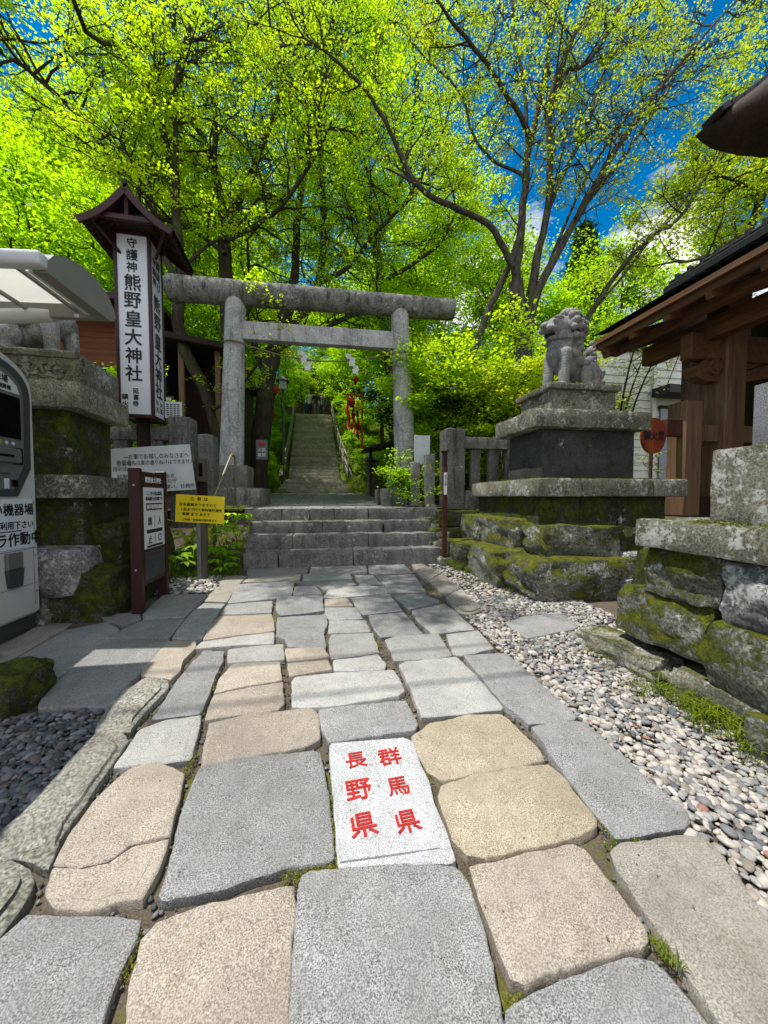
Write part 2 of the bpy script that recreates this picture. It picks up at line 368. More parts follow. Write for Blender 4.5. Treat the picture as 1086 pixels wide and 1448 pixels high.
def beam(bm, a, b, w, h, bev=0, roll=0):
    a, b = Vector(a), Vector(b); d = b - a
    bb = B(); bmesh.ops.create_cube(bb, size=1); bmesh.ops.scale(bb, vec=(w, h, d.length), verts=bb.verts)
    if bev: bmesh.ops.bevel(bb, geom=bb.edges[:], offset=bev, segments=1, affect='EDGES')
    q = d.to_track_quat('Z', 'Y' if abs(d.normalized().z) > .99 else 'X' ); 
    zq = d.normalized(); up = Vector((0, 0, 1)) if abs(zq.z) < .99 else Vector((0, 1, 0))
    xa = up.cross(zq).normalized(); ya = zq.cross(xa)
    m = Matrix((xa, ya, zq)).transposed().to_4x4()
    merge(bm, bb, Matrix.Translation((a + b)/2) @ m @ Matrix.Rotation(roll, 4, 'Z'))
def roughbox(lo, hi, bev=.02, cut=.12, amp=.008, seed=0, fr=6):
    """a hewn stone block: bevelled, subdivided, slightly uneven"""
    b = B(); bmesh.ops.create_cube(b, size=1); s = [hi[i] - lo[i] for i in range(3)]
    bmesh.ops.scale(b, vec=s, verts=b.verts)
    bmesh.ops.bevel(b, geom=b.edges[:], offset=bev, segments=2, affect='EDGES', profile=.6)
    for ax in range(3):
        n = int(s[ax]/cut)
        for k in range(1, n):
            co = [0, 0, 0]; co[ax] = -s[ax]/2 + s[ax]*k/n; no = [0, 0, 0]; no[ax] = 1
            bmesh.ops.bisect_plane(b, geom=b.verts[:] + b.edges[:] + b.faces[:], plane_co=co, plane_no=no)
    c = Vector([(lo[i] + hi[i])/2 for i in range(3)]); off = Vector((seed*3.7, seed*1.3, seed*7.1))
    for v in b.verts:
        p = v.co + c; v.co += noise.noise_vector(p*fr + off)*amp + noise.noise_vector(p*fr*3 + off)*amp*.4 + c
    return b
def rock(c, dims, seed=0, k=.5, amp=.12, cuts=12, rotz=0, tilt=0, fr=2.2):
    """boulder: between a cube and a ball, with noise"""
    b = B(); bmesh.ops.create_cube(b, size=2); bmesh.ops.subdivide_edges(b, edges=b.edges[:], cuts=cuts, use_grid_fill=True)
    off = Vector((seed*5.31, seed*2.17, seed*9.7)); d = Vector(dims)/2
    rm = Matrix.Rotation(rotz, 3, 'Z') @ Matrix.Rotation(tilt, 3, 'Y')
    for v in b.verts:
        p = v.co.copy(); s = p.normalized()*1.12
        p = p*(1 - k) + s*k
        n1 = noise.noise_vector(p*fr*.7 + off)*amp*1.3; n2 = noise.noise_vector(p*fr*2.2 + off)*amp*.45; n3 = noise.noise_vector(p*fr*6 + off)*amp*.16
        p += n1 + n2 + n3; cn_ = noise.voronoi(p*1.5 + off)[0]; p += p.normalized()*(min(.5, cn_[1] - cn_[0]) - .3)*amp*.7
        q = Vector((p.x*d.x, p.y*d.y, p.z*d.z)); v.co = rm @ q + Vector(c)
    return b
def tube_np(pts, rad, sides=8, V_=None, F_=None, wob=0, cap=False):
    pts = [Vector(p) for p in pts]; n = len(pts); base = sum(len(a) for a in V_) if V_ is not None else 0
    P = np.array([tuple(p) for p in pts]); T = np.gradient(P, axis=0); T /= np.linalg.norm(T, axis=1)[:, None] + 1e-9
    ref = np.array([0, 0, 1.]) if abs(T[0][2]) < .9 else np.array([1., 0, 0])
    A = np.cross(T, ref); A /= np.linalg.norm(A, axis=1)[:, None] + 1e-9; Bv = np.cross(T, A)
    an = np.linspace(0, 2*np.pi, sides, endpoint=False); r = np.array(rad)[:, None, None]
    if wob: r = r*(1 + wob*rng.standard_normal((n, sides, 1)))
    ring = P[:, None, :] + r*(np.cos(an)[None, :, None]*A[:, None, :] + np.sin(an)[None, :, None]*Bv[:, None, :])
    v = ring.reshape(-1, 3); i = np.arange(n - 1)[:, None]*sides; j = np.arange(sides)[None, :]; j2 = (j + 1) % sides
    f = np.stack([i + j, i + j2, i + sides + j2, i + sides + j], -1).reshape(-1, 4)
    if V_ is not None: V_.append(v); F_.append(f + base)
    return v, f
def cyl(bm, a, b, r0, r1=None, seg=16):
    a, b = Vector(a), Vector(b); r1 = r0 if r1 is None else r1; d = b - a
    bb = B(); bmesh.ops.create_cone(bb, cap_ends=True, segments=seg, radius1=r0, radius2=r1, depth=d.length)
    merge(bm, bb, Matrix.Translation((a + b)/2) @ d.to_track_quat('Z', 'Y').to_matrix().to_4x4())
def pipe(bm, pts, r, seg=8):
    v, f = tube_np(pts, [r]*len(pts), seg)
    vs = [bm.verts.new(tuple(p)) for p in v]
    for q in f: bm.faces.new([vs[i] for i in q])
    bm.faces.new(vs[:seg][::-1]); bm.faces.new(vs[-seg:])
def extrude_poly(bm, pts2, matrix, depth):
    """2-D outline in the XY plane pushed to +Z by depth, then placed with matrix"""
    b = B(); vs = [b.verts.new((x, y, 0)) for x, y in pts2]; f = b.faces.new(vs)
    g = bmesh.ops.extrude_face_region(b, geom=[f])
    bmesh.ops.translate(b, vec=(0, 0, depth), verts=[e for e in g['geom'] if isinstance(e, bmesh.types.BMVert)])
    bmesh.ops.recalc_face_normals(b, faces=b.faces); merge(bm, b, matrix)
def frame(o, r, t):
    """matrix of a plane: origin, right, up"""
    r, t = Vector(r).normalized(), Vector(t).normalized(); n = r.cross(t)
    m = Matrix((r, t, n)).transposed().to_4x4(); m.translation = Vector(o); return m
_tc = {}
def glyph(s, bold):
    if (s, bold) not in _tc:
        cu = bpy.data.curves.new('t', 'FONT'); cu.body = s; cu.size = 1; cu.offset = bold; cu.align_x = 'CENTER'; cu.align_y = 'CENTER'; cu.extrude = .004; cu.resolution_u = 3
        o = bpy.data.objects.new('t', cu); COL.objects.link(o)
        dg = bpy.context.evaluated_depsgraph_get(); me = bpy.data.meshes.new_from_object(o.evaluated_get(dg))
        bpy.data.objects.remove(o); bpy.data.curves.remove(cu)
        if len(me.vertices):
            co = np.empty(len(me.vertices)*3); me.vertices.foreach_get('co', co); co = co.reshape(-1, 3)
            me.transform(Matrix.Translation((0, -(co[:, 1].max() + co[:, 1].min())/2, 0)))
        _tc[(s, bold)] = me
    return _tc[(s, bold)]
def lettering(name, items, mtx, mat, parent, bold=.012):
    """items: (string, x, y, size[, xscale]) on a plane"""
    b = B()
    for it in items:
        s, x, y, sz = it[:4]; xs = it[4] if len(it) > 4 else 1; rot = it[5] if len(it) > 5 else 0
        for k, (ox, oy) in enumerate(((0, 0), (1, .5), (-1, -.5), (.3, -1), (-.3, 1))[:5 if bold >= .012 else 1]):
            me = glyph(s, 0).copy(); me.transform(mtx @ Matrix.Translation((x + ox*bold*sz*.9, y + oy*bold*sz*.9, .0012 + k*.0003)) @ Matrix.Rotation(rot, 4, 'Z') @ Matrix.Diagonal((sz*xs, sz, .2, 1))); b.from_mesh(me); bpy.data.meshes.remove(me)
    return bobj(name, b, mat, parent)
class Blob:
    """an organic body: overlapping shapes fused into one skin by a voxel remesh"""
    def __init__(s): s.b = B()
    def ell(s, c, r, rot=None, sub=3):
        e = B(); bmesh.ops.create_icosphere(e, subdivisions=sub, radius=1)
        m = Matrix.Translation(c) @ (rot.to_4x4() if rot is not None else Matrix.Identity(4)) @ Matrix.Diagonal((*((r, r, r) if isinstance(r, (int, float)) else r), 1)); merge(s.b, e, m)
    def cap(s, a, b, r0, r1, n=7):
        a, b = Vector(a), Vector(b)
        for i in range(n + 1):
            t = i/n; s.ell(a.lerp(b, t), r0 + (r1 - r0)*t, None, 2)
    def chain(s, pts, rs):
        for i in range(len(pts) - 1): s.cap(pts[i], pts[i + 1], rs[i], rs[i + 1], 6)
    def mesh(s, name, mat, voxel, parent, M_=None, amp=0, smooth_it=2):
        me = bpy.data.meshes.new('t'); s.b.to_mesh(me); s.b.free(); o = bpy.data.objects.new('t', me); COL.objects.link(o)
        md = o.modifiers.new('r', 'REMESH'); md.mode = 'VOXEL'; md.voxel_size = voxel
        sm = o.modifiers.new('s', 'SMOOTH'); sm.iterations = max(1, smooth_it); sm.factor = .5 if smooth_it else .25
        dg = bpy.context.evaluated_depsgraph_get(); out = bpy.data.meshes.new_from_object(o.evaluated_get(dg)); bpy.data.objects.remove(o)
        out.name = name; out.materials.clear(); out.materials.append(mat)
        if M_ is not None: out.transform(M_)
        for p in out.polygons: p.use_smooth = True
        return finish(bpy.data.objects.new(name, out), parent)

# ------------------------------------------------------------------ leaves, trees
def leaf_arrays(C, per, spread, size, tilt=.55, shape=.62, flat=.3):
    C = np.asarray(C, float); n = len(C)*per
    c = np.repeat(C, per, 0) + rng.normal(0, 1, (n, 3))*np.array([spread, spread, spread*flat])
    s = size*rng.uniform(.6, 1.25, n)[:, None]
    nrm = rng.normal(0, tilt, (n, 3)); nrm[:, 2] = 1; nrm /= np.linalg.norm(nrm, axis=1)[:, None]
    a = rng.normal(0, 1, (n, 3)); a -= (a*nrm).sum(1)[:, None]*nrm; a /= np.linalg.norm(a, axis=1)[:, None]
    b = np.cross(nrm, a)
    v = np.stack([c - a*s*.5, c + b*s*shape*.5 + a*s*.05, c + a*s*.5 - nrm*s*.12, c - b*s*shape*.5 + a*s*.05], 1).reshape(-1, 3)
    f = np.arange(n*4).reshape(-1, 4); return v, f
def fan(pts, y0, y1):            # a limb whose distance changes steadily along its length
    n = len(pts) - 1
    return [V(p[0], p[1], y0 + (y1 - y0)*(i/n)) for i, p in enumerate(pts)]
class Tree:
    def __init__(s, maxlvl=3, wander=.25, up=.05, leafgap=.22): s.V, s.F, s.C = [], [], []; s.maxlvl, s.wander, s.up, s.gap = maxlvl, wander, up, leafgap
    def limb(s, pts, r0, r1, sides=9, sub=3):
        P = [Vector(p) for p in pts]; out = []
        for i in range(len(P) - 1):
            p0 = P[i - 1] if i else P[i]*2 - P[i + 1]; p3 = P[i + 2] if i + 2 < len(P) else P[i + 1]*2 - P[i]
            for k in range(sub):
                t = k/sub; a, b, c, d = p0, P[i], P[i + 1], p3
                out.append(.5*((2*b) + (c - a)*t + (2*a - 5*b + 4*c - d)*t*t + (3*b - a - 3*c + d)*t**3))
        out.append(P[-1]); n = len(out)
        for i in range(1, n - 1): out[i] += Vector(rng.normal(0, r0*.10, 3))
        r1 *= 1.1
        tube_np(out, [(r0 + (r1 - r0)*(i/(n - 1))**.8)*(1 if i < n*.8 or r1 > r0*.55 else 1 - .85*(i - n*.8)/(n*.2)) for i in range(n)], sides, s.V, s.F, .06); return out
    def grow(s, p, d, L, r, lvl, kids=(6, 5, 4), ratio=.58, ang=(30, 62), minz=None):
        n = max(3, int(L/.28)) if lvl < 3 else 3
        pts = [Vector(p)]; d = Vector(d).normalized(); dirs = [d]
        for i in range(n):
            d = (d + Vector(rng.normal(0, s.wander, 3)) + Vector((0, 0, s.up if lvl < 2 else -.02))).normalized()
            pts.append(pts[-1] + d*(L/n)); dirs.append(d)
        tube_np(pts, [max(.003, r*(1 - .8*i/n)) for i in range(n + 1)], 6 if lvl < 2 else (4 if lvl == 2 else 3), s.V, s.F)
        if lvl < s.maxlvl:
            for k in range(kids[min(lvl - 1, len(kids) - 1)]):
                t = random.uniform(.25, 1); i = min(n, int(t*n)); bd = dirs[i]
                ax = bd.cross(Vector(rng.normal(0, 1, 3))).normalized()
                cd = Matrix.Rotation(R(random.uniform(*ang)), 3, ax) @ bd
                if lvl >= 1: cd.z *= .55
                s.grow(pts[i], cd, L*ratio*random.uniform(.7, 1.2), r*.5, lvl + 1, kids, ratio, ang)
        if lvl >= s.maxlvl - 1:
            for i in range(1, n + 1): s.C.append(tuple(pts[i]))
            if lvl == s.maxlvl: s.C.append(tuple((pts[-1] + pts[-2])/2))
    def sprout(s, pts, n, L, r, t0=.3, side=None, kids=(6, 5, 4), ratio=.58, ang=(30, 62), elev=(-.1, .7)):
        for k in range(n):
            t = t0 + (1 - t0)*(k + random.random())/n; x = t*(len(pts) - 1); i = min(len(pts) - 2, int(x)); p = pts[i].lerp(pts[i + 1], x - i)
            a = random.uniform(0, 2*math.pi); d = Vector((math.cos(a), math.sin(a), random.uniform(*elev)))
            along = (pts[i + 1] - pts[i]).normalized(); d = (d + along*.5).normalized()
            if side is not None: d = (d + Vector(side)*.6).normalized()
            s.grow(p, d, L*random.uniform(.7, 1.25), r, 1, kids, ratio, ang)
    def build(s, root, leafmat_, barkmat, per, spread, size, tilt=.5, flat=.3, keep=1., crown_name='crown'):
        npobj('trunk', np.concatenate(s.V), np.concatenate(s.F), barkmat, root, True)
        C = np.array(s.C)
        if keep < 1: C = C[rng.random(len(C)) < keep]
        v, f = leaf_arrays(C, per, spread, size, tilt, flat=flat); npobj(crown_name, v, f, leafmat_, root)
        return len(f)
def dup(root, loc, rotz, sc=1, label=None):
    r = root.copy(); COL.objects.link(r); r.location = loc; r.rotation_euler = (0, 0, rotz); r.scale = (sc, sc, sc)
    if label: r['label'] = label
    for ch in list(root.children):
        c = ch.copy(); COL.objects.link(c); c.parent = r
        for g in ch.children:
            d = g.copy(); COL.objects.link(d); d.parent = c
    return r
# ------------------------------------------------------------------ THE GROUND
STY = [6.10, 6.40, 6.70, 7.00]; STZ = [.62, .85, 1.06, 1.27]         # front steps: nosing y and tread z
def sm(a, b, x): t = np.clip((x - a)/(b - a), 0, 1); return t*t*(3 - 2*t)
def hgt(x, y):
    x = np.asarray(x, float); y = np.asarray(y, float)
    z = np.where(y < -2, -2*SL, SL*y) - .045
    z = np.where(y > 6.15, np.interp(y, [6.15, 6.97, 7.1, 9, 13.5, 17.3, 26, 60, 400], [.31, .93, 1.225, 1.29, 1.54, 2.15, 6.95, 11, 30]), z)
    side = np.abs(x + .55)
    z = z + sm(13, 16, y)*(sm(1.35, 2.3, side)*.55 + np.clip(side - 2, 0, 60)*.16)
    z = z + sm(2.95, 3.5, x)*sm(7.2, 6.0, y)*(1.12 - SL*y)*sm(1.0, 2.2, y)*0 + sm(3.9, 4.6, x)*sm(6.6, 6.0, y)*(1.2 - SL*y)
    z = z + sm(25, 70, y)*sm(0, 60, -x)*14
    return z
def hz(x, y): return float(hgt(x, y))
xs = np.concatenate([[-400, -200, -100, -60, -40, -28, -20, -15, -12], np.arange(-10, 10.01, .16), [12, 15, 20, 28, 40, 60, 100, 200, 400]])
ys = np.concatenate([[-400, -150, -60, -25, -12, -6, -3], np.arange(-2, 8, .13), np.arange(8, 30, .4), [32, 36, 42, 50, 60, 75, 100, 150, 220, 400]])
XX, YY = np.meshgrid(xs, ys); ZZ = hgt(XX, YY)
near = (np.abs(XX) < 11) & (YY < 30) & (YY > -2.1)
ZZ += np.where(near, np.array([noise.noise(Vector((a*1.7, b*1.7, 0))) for a, b in zip(XX.ravel(), YY.ravel())]).reshape(XX.shape)*np.where(YY > 13.4, .12, .008), 0)
nx, ny = len(xs), len(ys); i = np.arange(ny - 1)[:, None]*nx + np.arange(nx - 1)[None, :]
tag(npobj('ground', np.stack([XX, YY, ZZ], -1).reshape(-1, 3), np.stack([i, i + 1, i + nx + 1, i + nx], -1).reshape(-1, 4), M['soil'], None, True), kind='structure')

b = B()
for a, c, z0, z1 in ((7.0, 9, 1.274, 1.33), (9, 13.6, 1.33, 1.60)):
    vs = [b.verts.new(p) for p in ((-2.9, a, z0), (3.4, a, z0), (3.4, c, z1), (-2.9, c, z1))]; b.faces.new(vs)
tag(bobj('pavement', b, M['terrace']), kind='structure')

# ------------------------------------------------------------------ THE STONE PATH, every flag traced
A_ = lambda p: (p[0]/2, 880 + p[1]/2); B_ = lambda p: (543 + p[0]/2, 880 + p[1]/2)
C_ = lambda p: (280 + p[0]/2.586, 780 + p[1]/2.586); D_ = lambda p: (p[0]/2.586, 820 + p[1]/2.586)
g, l, bg, yl, br = 'flag_grey', 'flag_light', 'flag_beige', 'flag_yellow', 'flag_brown'
FL = [
 (A_, g, [(75, 822), (398, 838), (380, 905), (335, 985), (285, 1150), (230, 1300), (-250, 1300), (-130, 960), (0, 890)]),
 (A_, bg, [(445, 850), (560, 800), (770, 752), (828, 742), (835, 800), (820, 1000), (812, 1180), (808, 1300), (340, 1300), (350, 1180), (368, 1020), (400, 900)]),
 (A_, g, [(565, 410), (640, 385), (885, 360), (908, 370), (935, 520), (945, 660), (935, 674), (800, 695), (720, 715), (640, 745), (460, 782), (450, 765), (490, 640), (530, 480)]),
 (A_, bg, [(320, 450), (375, 405), (450, 393), (520, 425), (500, 520), (480, 602), (370, 622), (300, 675), (225, 690), (150, 680), (195, 600), (260, 510)]),
 (A_, bg, [(150, 690), (225, 700), (305, 682), (375, 630), (478, 610), (455, 680), (408, 775), (330, 790), (250, 815), (150, 800), (130, 765)]),
 (D_, bg, [(610, 222), (715, 222), (718, 245), (665, 300), (660, 330), (625, 362), (515, 345), (520, 320), (560, 280), (595, 245)]),
 (D_, g, [(140, 465), (395, 460), (520, 330), (620, 215), (600, 213), (378, 218), (300, 275), (150, 435)]),
 (D_, g, [(385, 213), (620, 209), (678, 140), (520, 148), (445, 182)]),
 (D_, g, [(522, 143), (676, 134), (757, 50), (600, 52), (560, 85), (520, 128)]),
 (D_, g, [(-90, 385), (0, 322), (240, 182), (395, 152), (436, 180), (322, 290), (130, 402), (98, 398), (60, 372)]),
 (D_, g, [(400, 122), (512, 118), (515, 142), (445, 166), (385, 148), (372, 138)]),
 (D_, br, [(0, 318), (0, 250), (130, 170), (240, 172), (235, 180), (-100, 372), (-130, 330)]),
 (D_, g, [(745, 84), (822, 86), (800, 120), (738, 210), (715, 217), (627, 212), (690, 128)]),
 (D_, br, [(792, 24), (867, 25), (830, 79), (748, 76)]),
 (C_, br, [(95, 84), (180, 89), (140, 129), (76, 125)]),
 (D_, g, [(745, 257), (820, 259), (815, 300), (790, 350), (745, 470), (730, 487), (555, 505), (600, 440), (650, 362), (692, 312)]),
 (D_, l, [(600, 512), (738, 492), (722, 560), (705, 640), (690, 656), (520, 672), (415, 685), (452, 630), (510, 547)]),
 (C_, l, [(108, 357), (200, 345), (310, 338), (317, 392), (250, 400), (110, 405)]),
 (C_, bg, [(75, 235), (268, 228), (280, 262), (279, 288), (180, 300), (18, 322), (40, 275)]),
 (C_, l, [(14, 328), (180, 306), (279, 294), (277, 335), (130, 342), (-8, 355), (-6, 345)]),
 (C_, g, [(145, 119), (352, 106), (342, 158), (270, 172), (108, 188)]),
 (C_, l, [(107, 192), (272, 179), (268, 222), (82, 230)]),
 (C_, g, [(288, 168), (345, 160), (455, 158), (460, 215), (350, 228), (300, 232), (284, 210)]),
 (C_, g, [(355, 126), (430, 124), (453, 153), (348, 156)]),
 (C_, br, [(185, 93), (352, 84), (375, 82), (372, 103), (160, 112)]),
 (C_, g, [(178, 64), (400, 54), (400, 77), (182, 88)]),
 (C_, g, [(415, 48), (612, 45), (618, 74), (408, 78)]),
 (C_, g, [(621, 45), (750, 40), (780, 76), (640, 82), (624, 74)]),
 (C_, l, [(385, 81), (553, 76), (566, 98), (383, 105)]),
 (C_, g, [(362, 109), (558, 102), (578, 119), (470, 144), (430, 122)]),
 (C_, g, [(572, 86), (640, 84), (672, 119), (592, 121)]),
 (C_, g, [(650, 90), (790, 82), (834, 147), (694, 150), (684, 124)]),
 (C_, l, [(458, 165), (482, 132), (600, 123), (688, 128), (692, 150), (560, 164), (500, 169)]),
 (C_, g, [(560, 170), (700, 155), (747, 214), (604, 230), (585, 210)]),
 (C_, bg, [(465, 173), (545, 170), (566, 195), (464, 199)]),
 (C_, g, [(465, 203), (580, 203), (602, 245), (482, 248), (462, 230)]),
 (C_, g, [(622, 232), (752, 221), (822, 299), (667, 312), (643, 285)]),
 (C_, g, [(712, 160), (822, 152), (887, 180), (772, 210)]),
 (C_, l, [(782, 216), (898, 189), (932, 210), (1012, 283), (855, 299), (800, 250)]),
 (C_, g, [(290, 240), (470, 228), (476, 262), (460, 290), (468, 350), (330, 347), (316, 318), (285, 310)]),
 (C_, l, [(480, 250), (614, 250), (632, 292), (476, 298)]),
 (C_, l, [(488, 301), (640, 297), (663, 368), (489, 391), (478, 330)]),
 (C_, l, [(495, 396), (658, 374), (686, 405), (680, 431), (502, 435)]),
 (C_, bg, [(319, 352), (460, 349), (478, 384), (326, 401)]),
 (C_, bg, [(328, 406), (474, 394), (489, 430), (335, 455)]),
 (C_, bg, [(128, 409), (298, 399), (307, 468), (180, 490), (58, 516), (80, 460)]),
 (C_, bg, [(58, 522), (180, 497), (309, 475), (312, 553), (290, 578), (30, 615), (35, 578)]),
 (C_, l, [(342, 475), (352, 458), (520, 440), (715, 432), (757, 505), (735, 525), (490, 565), (345, 570)]),
 (C_, g, [(445, 575), (600, 556), (762, 545), (803, 625), (790, 650), (480, 698), (452, 645)]),
 (A_, bg, [(590, 285), (700, 258), (880, 240), (900, 260), (904, 330), (870, 350), (570, 405), (580, 340)]),
 (C_, l, [(683, 322), (730, 305), (880, 299), (928, 378), (880, 388), (720, 398)]),
 (C_, l, [(908, 301), (1025, 287), (1082, 352), (962, 379), (934, 375)]),
 (B_, l, [(42, 118), (60, 110), (130, 104), (205, 97), (262, 150), (335, 237), (330, 246), (130, 266), (106, 268), (80, 200)]),
 (B_, g, [(225, 92), (345, 85), (430, 160), (542, 262), (535, 272), (410, 288), (330, 220), (270, 150)]),
 (B_, yl, [(80, 322), (130, 285), (230, 262), (330, 258), (357, 275), (380, 300), (430, 350), (453, 387), (380, 408), (300, 420), (160, 445), (125, 420), (90, 360)]),
 (B_, yl, [(163, 460), (260, 425), (400, 404), (465, 398), (500, 430), (600, 555), (605, 577), (560, 600), (430, 632), (290, 662), (235, 650), (195, 610), (153, 490)]),
 (B_, bg, [(245, 690), (330, 670), (450, 640), (532, 625), (565, 640), (655, 750), (740, 865), (743, 893), (720, 915), (560, 965), (400, 1015), (360, 1000), (335, 950), (290, 830)]),
 (B_, g, [(416, 292), (500, 277), (568, 280), (640, 345), (760, 450), (857, 530), (864, 560), (845, 577), (740, 596), (655, 608), (620, 570), (560, 500), (490, 400)]),
 (B_, br, [(640, 645), (670, 622), (750, 610), (830, 600), (902, 605), (945, 640), (1020, 740), (1086, 850), (1200, 1050), (1290, 1320), (1150, 1320), (950, 1140), (800, 905), (690, 750), (650, 690)]),
 (B_, g, [(343, 1085), (430, 1040), (560, 985), (700, 945), (760, 955), (830, 1030), (950, 1180), (1050, 1320), (343, 1320)]),
 (A_, g, [(855, 712), (880, 700), (1070, 686), (1200, 680), (1284, 688), (1301, 700), (1330, 745), (1358, 850), (1388, 960), (1418, 1100), (1440, 1320), (822, 1320), (822, 1136), (832, 900), (845, 760)]),
 (lambda p: p, g, [(715, 881), (742, 871), (789, 867), (820, 884), (812, 889), (746, 902)]),
]
KERB = [
 (D_, [(545, 352), (612, 365), (618, 390), (560, 450), (500, 520), (478, 552), (345, 555), (362, 510), (440, 402)]),
 (A_, [(268, 312), (345, 306), (362, 333), (300, 425), (235, 520), (170, 620), (140, 690), (60, 662), (0, 655), (-60, 640), (0, 598), (110, 485), (210, 375)]),
 (A_, [(-150, 680), (0, 662), (90, 690), (105, 720), (60, 800), (0, 885), (-120, 910)]),
 (C_, [(780, 45), (815, 42), (890, 75), (842, 105), (800, 78)]),
 (C_, [(843, 107), (893, 78), (960, 130), (903, 162), (870, 132)]),
 (C_, [(905, 165), (963, 133), (1010, 180), (932, 202)]),
 (C_, [(935, 205), (1013, 183), (1046, 210), (1000, 228), (960, 226)]),
]
POLYS = []
def resample(P, step):
    out = []
    for i in range(len(P)):
        a, c = P[i], P[(i + 1) % len(P)]; n = max(1, int((c - a).length/step))
        for k in range(n): out.append(a.lerp(c, k/n))
    return out
def flag(pts, mat, parent, name='flagstone', thick=.075, dome=.010, wob=.006, step=.024, lift=0, seed=0):
    P = [G(*p) for p in pts]; P = [Vector((p.x, p.y)) for p in P]
    if sum(P[i].x*P[(i + 1) % len(P)].y - P[(i + 1) % len(P)].x*P[i].y for i in range(len(P))) < 0: P.reverse()
    POLYS.append(np.array([(p.x, p.y) for p in P]))
    Q = resample(P, step); n = len(Q)
    Q = [Q[i]*.8 + (Q[i - 1] + Q[(i + 1) % n])*.10 for i in range(n)]                 # soften the corners
    for i in range(n):
        nv = noise.noise_vector(Vector((Q[i].x*9, Q[i].y*9, seed*3.1))); nv2 = noise.noise_vector(Vector((Q[i].x*40, Q[i].y*40, seed)))
        Q[i] = Q[i] + Vector((nv.x, nv.y))*wob + Vector((nv2.x, nv2.y))*wob*.6
    c = sum(Q, Vector((0, 0)))/n; b = B(); rings = []
    size = min(.5, sum((q - c).length for q in Q)/n)
    def zz(p, e):
        h = SL*p.y + lift + (noise.noise(Vector((p.x*6, p.y*6, seed)))*.004 + noise.noise(Vector((p.x*22, p.y*22, seed)))*.0018) - e
        return h
    for ins, e in ((-.004, thick), (-.003, .007), (.001, .0022), (.006, .0004), (.05, -.15*dome), (.25, -.7*dome), (.5, -dome), (.75, -dome)):
        ring = []
        for q in Q:
            d = c - q; k = (ins - .0005)/size if ins < .06 else ins
            p = q + d*min(k, .9)
            ring.append(b.verts.new((p.x, p.y, zz(p, e))))
        rings.append(ring)
    for r0, r1 in zip(rings, rings[1:]):
        for i in range(n): b.faces.new((r0[i], r0[(i + 1) % n], r1[(i + 1) % n], r1[i]))
    cv = b.verts.new((c.x, c.y, zz(c, -dome)))
    for i in range(n): b.faces.new((rings[-1][i], rings[-1][(i + 1) % n], cv))
    return bobj(name, b, M[mat], parent, 32)
path = thing('path', None, None, (0, 3, SL*3), kind='structure')
for i, (f, mt, pts) in enumerate(FL):
    big = mt in ('flag_yellow',)
    flag([f(p) for p in pts], mt, path, dome=.009 if big else .002, wob=.008, seed=i + 1)
for i, (f, pts) in enumerate(KERB):
    flag([f(p) for p in pts], 'kerb_rock' if i < 3 else 'flag_brown', path, 'kerbstone', .09, .026 if i < 3 else .02, .009, seed=80 + i)

# the inscribed slab
slab = thing('inscribed_slab', 'white granite slab let into the path with red characters in two columns', 'inscribed slab', tuple(G(545, 1130)))
flag([(466, 1052), (573, 1043), (584, 1048), (592, 1072), (607, 1105), (614, 1130), (644, 1213), (640, 1219), (480, 1226), (476, 1190), (470, 1110)], 'white_granite', slab, 'rough_base', .08, .001, .006, seed=200)
P4 = [G(*p) for p in ((468, 1053), (571, 1045), (622, 1201), (481, 1221))]
b = B(); top = []
for z in (-.03, .006, .008):
    top.append([b.verts.new((p.x*(1 if z < .012 else .996) + (0 if z < .007 else .001), p.y, SL*p.y + z)) for p in P4])
for r0, r1 in zip(top, top[1:]):
    for i in range(4): b.faces.new((r0[i], r1[i], r1[(i + 1) % 4], r0[(i + 1) % 4]))
b.faces.new(top[-1][::-1]); bmesh.ops.recalc_face_normals(b, faces=b.faces)
bobj('slab_face', b, M['white_granite'], slab)
it = []; base = G(545, 1135)
for s, px, py, w, h in (('長', 503, 1077, 30, 25), ('野', 507, 1119, 37, 29), ('県', 514, 1169, 39, 36), ('群', 551, 1072, 32, 24), ('馬', 563, 1114, 32, 28), ('県', 576, 1164, 36, 37)):
    p = G(px, py); a = G(px - w/2, py); c = G(px + w/2, py); it.append((s, (p.x - base.x), (p.y - base.y)/math.cos(math.atan(SL)), (c - a).length*1.04, 1, R(4)))
lettering('red_characters', it, frame(base + Vector((0, 0, .0083)), (1, 0, 0), (0, 1, SL)), M['red_ink'], slab, .016)

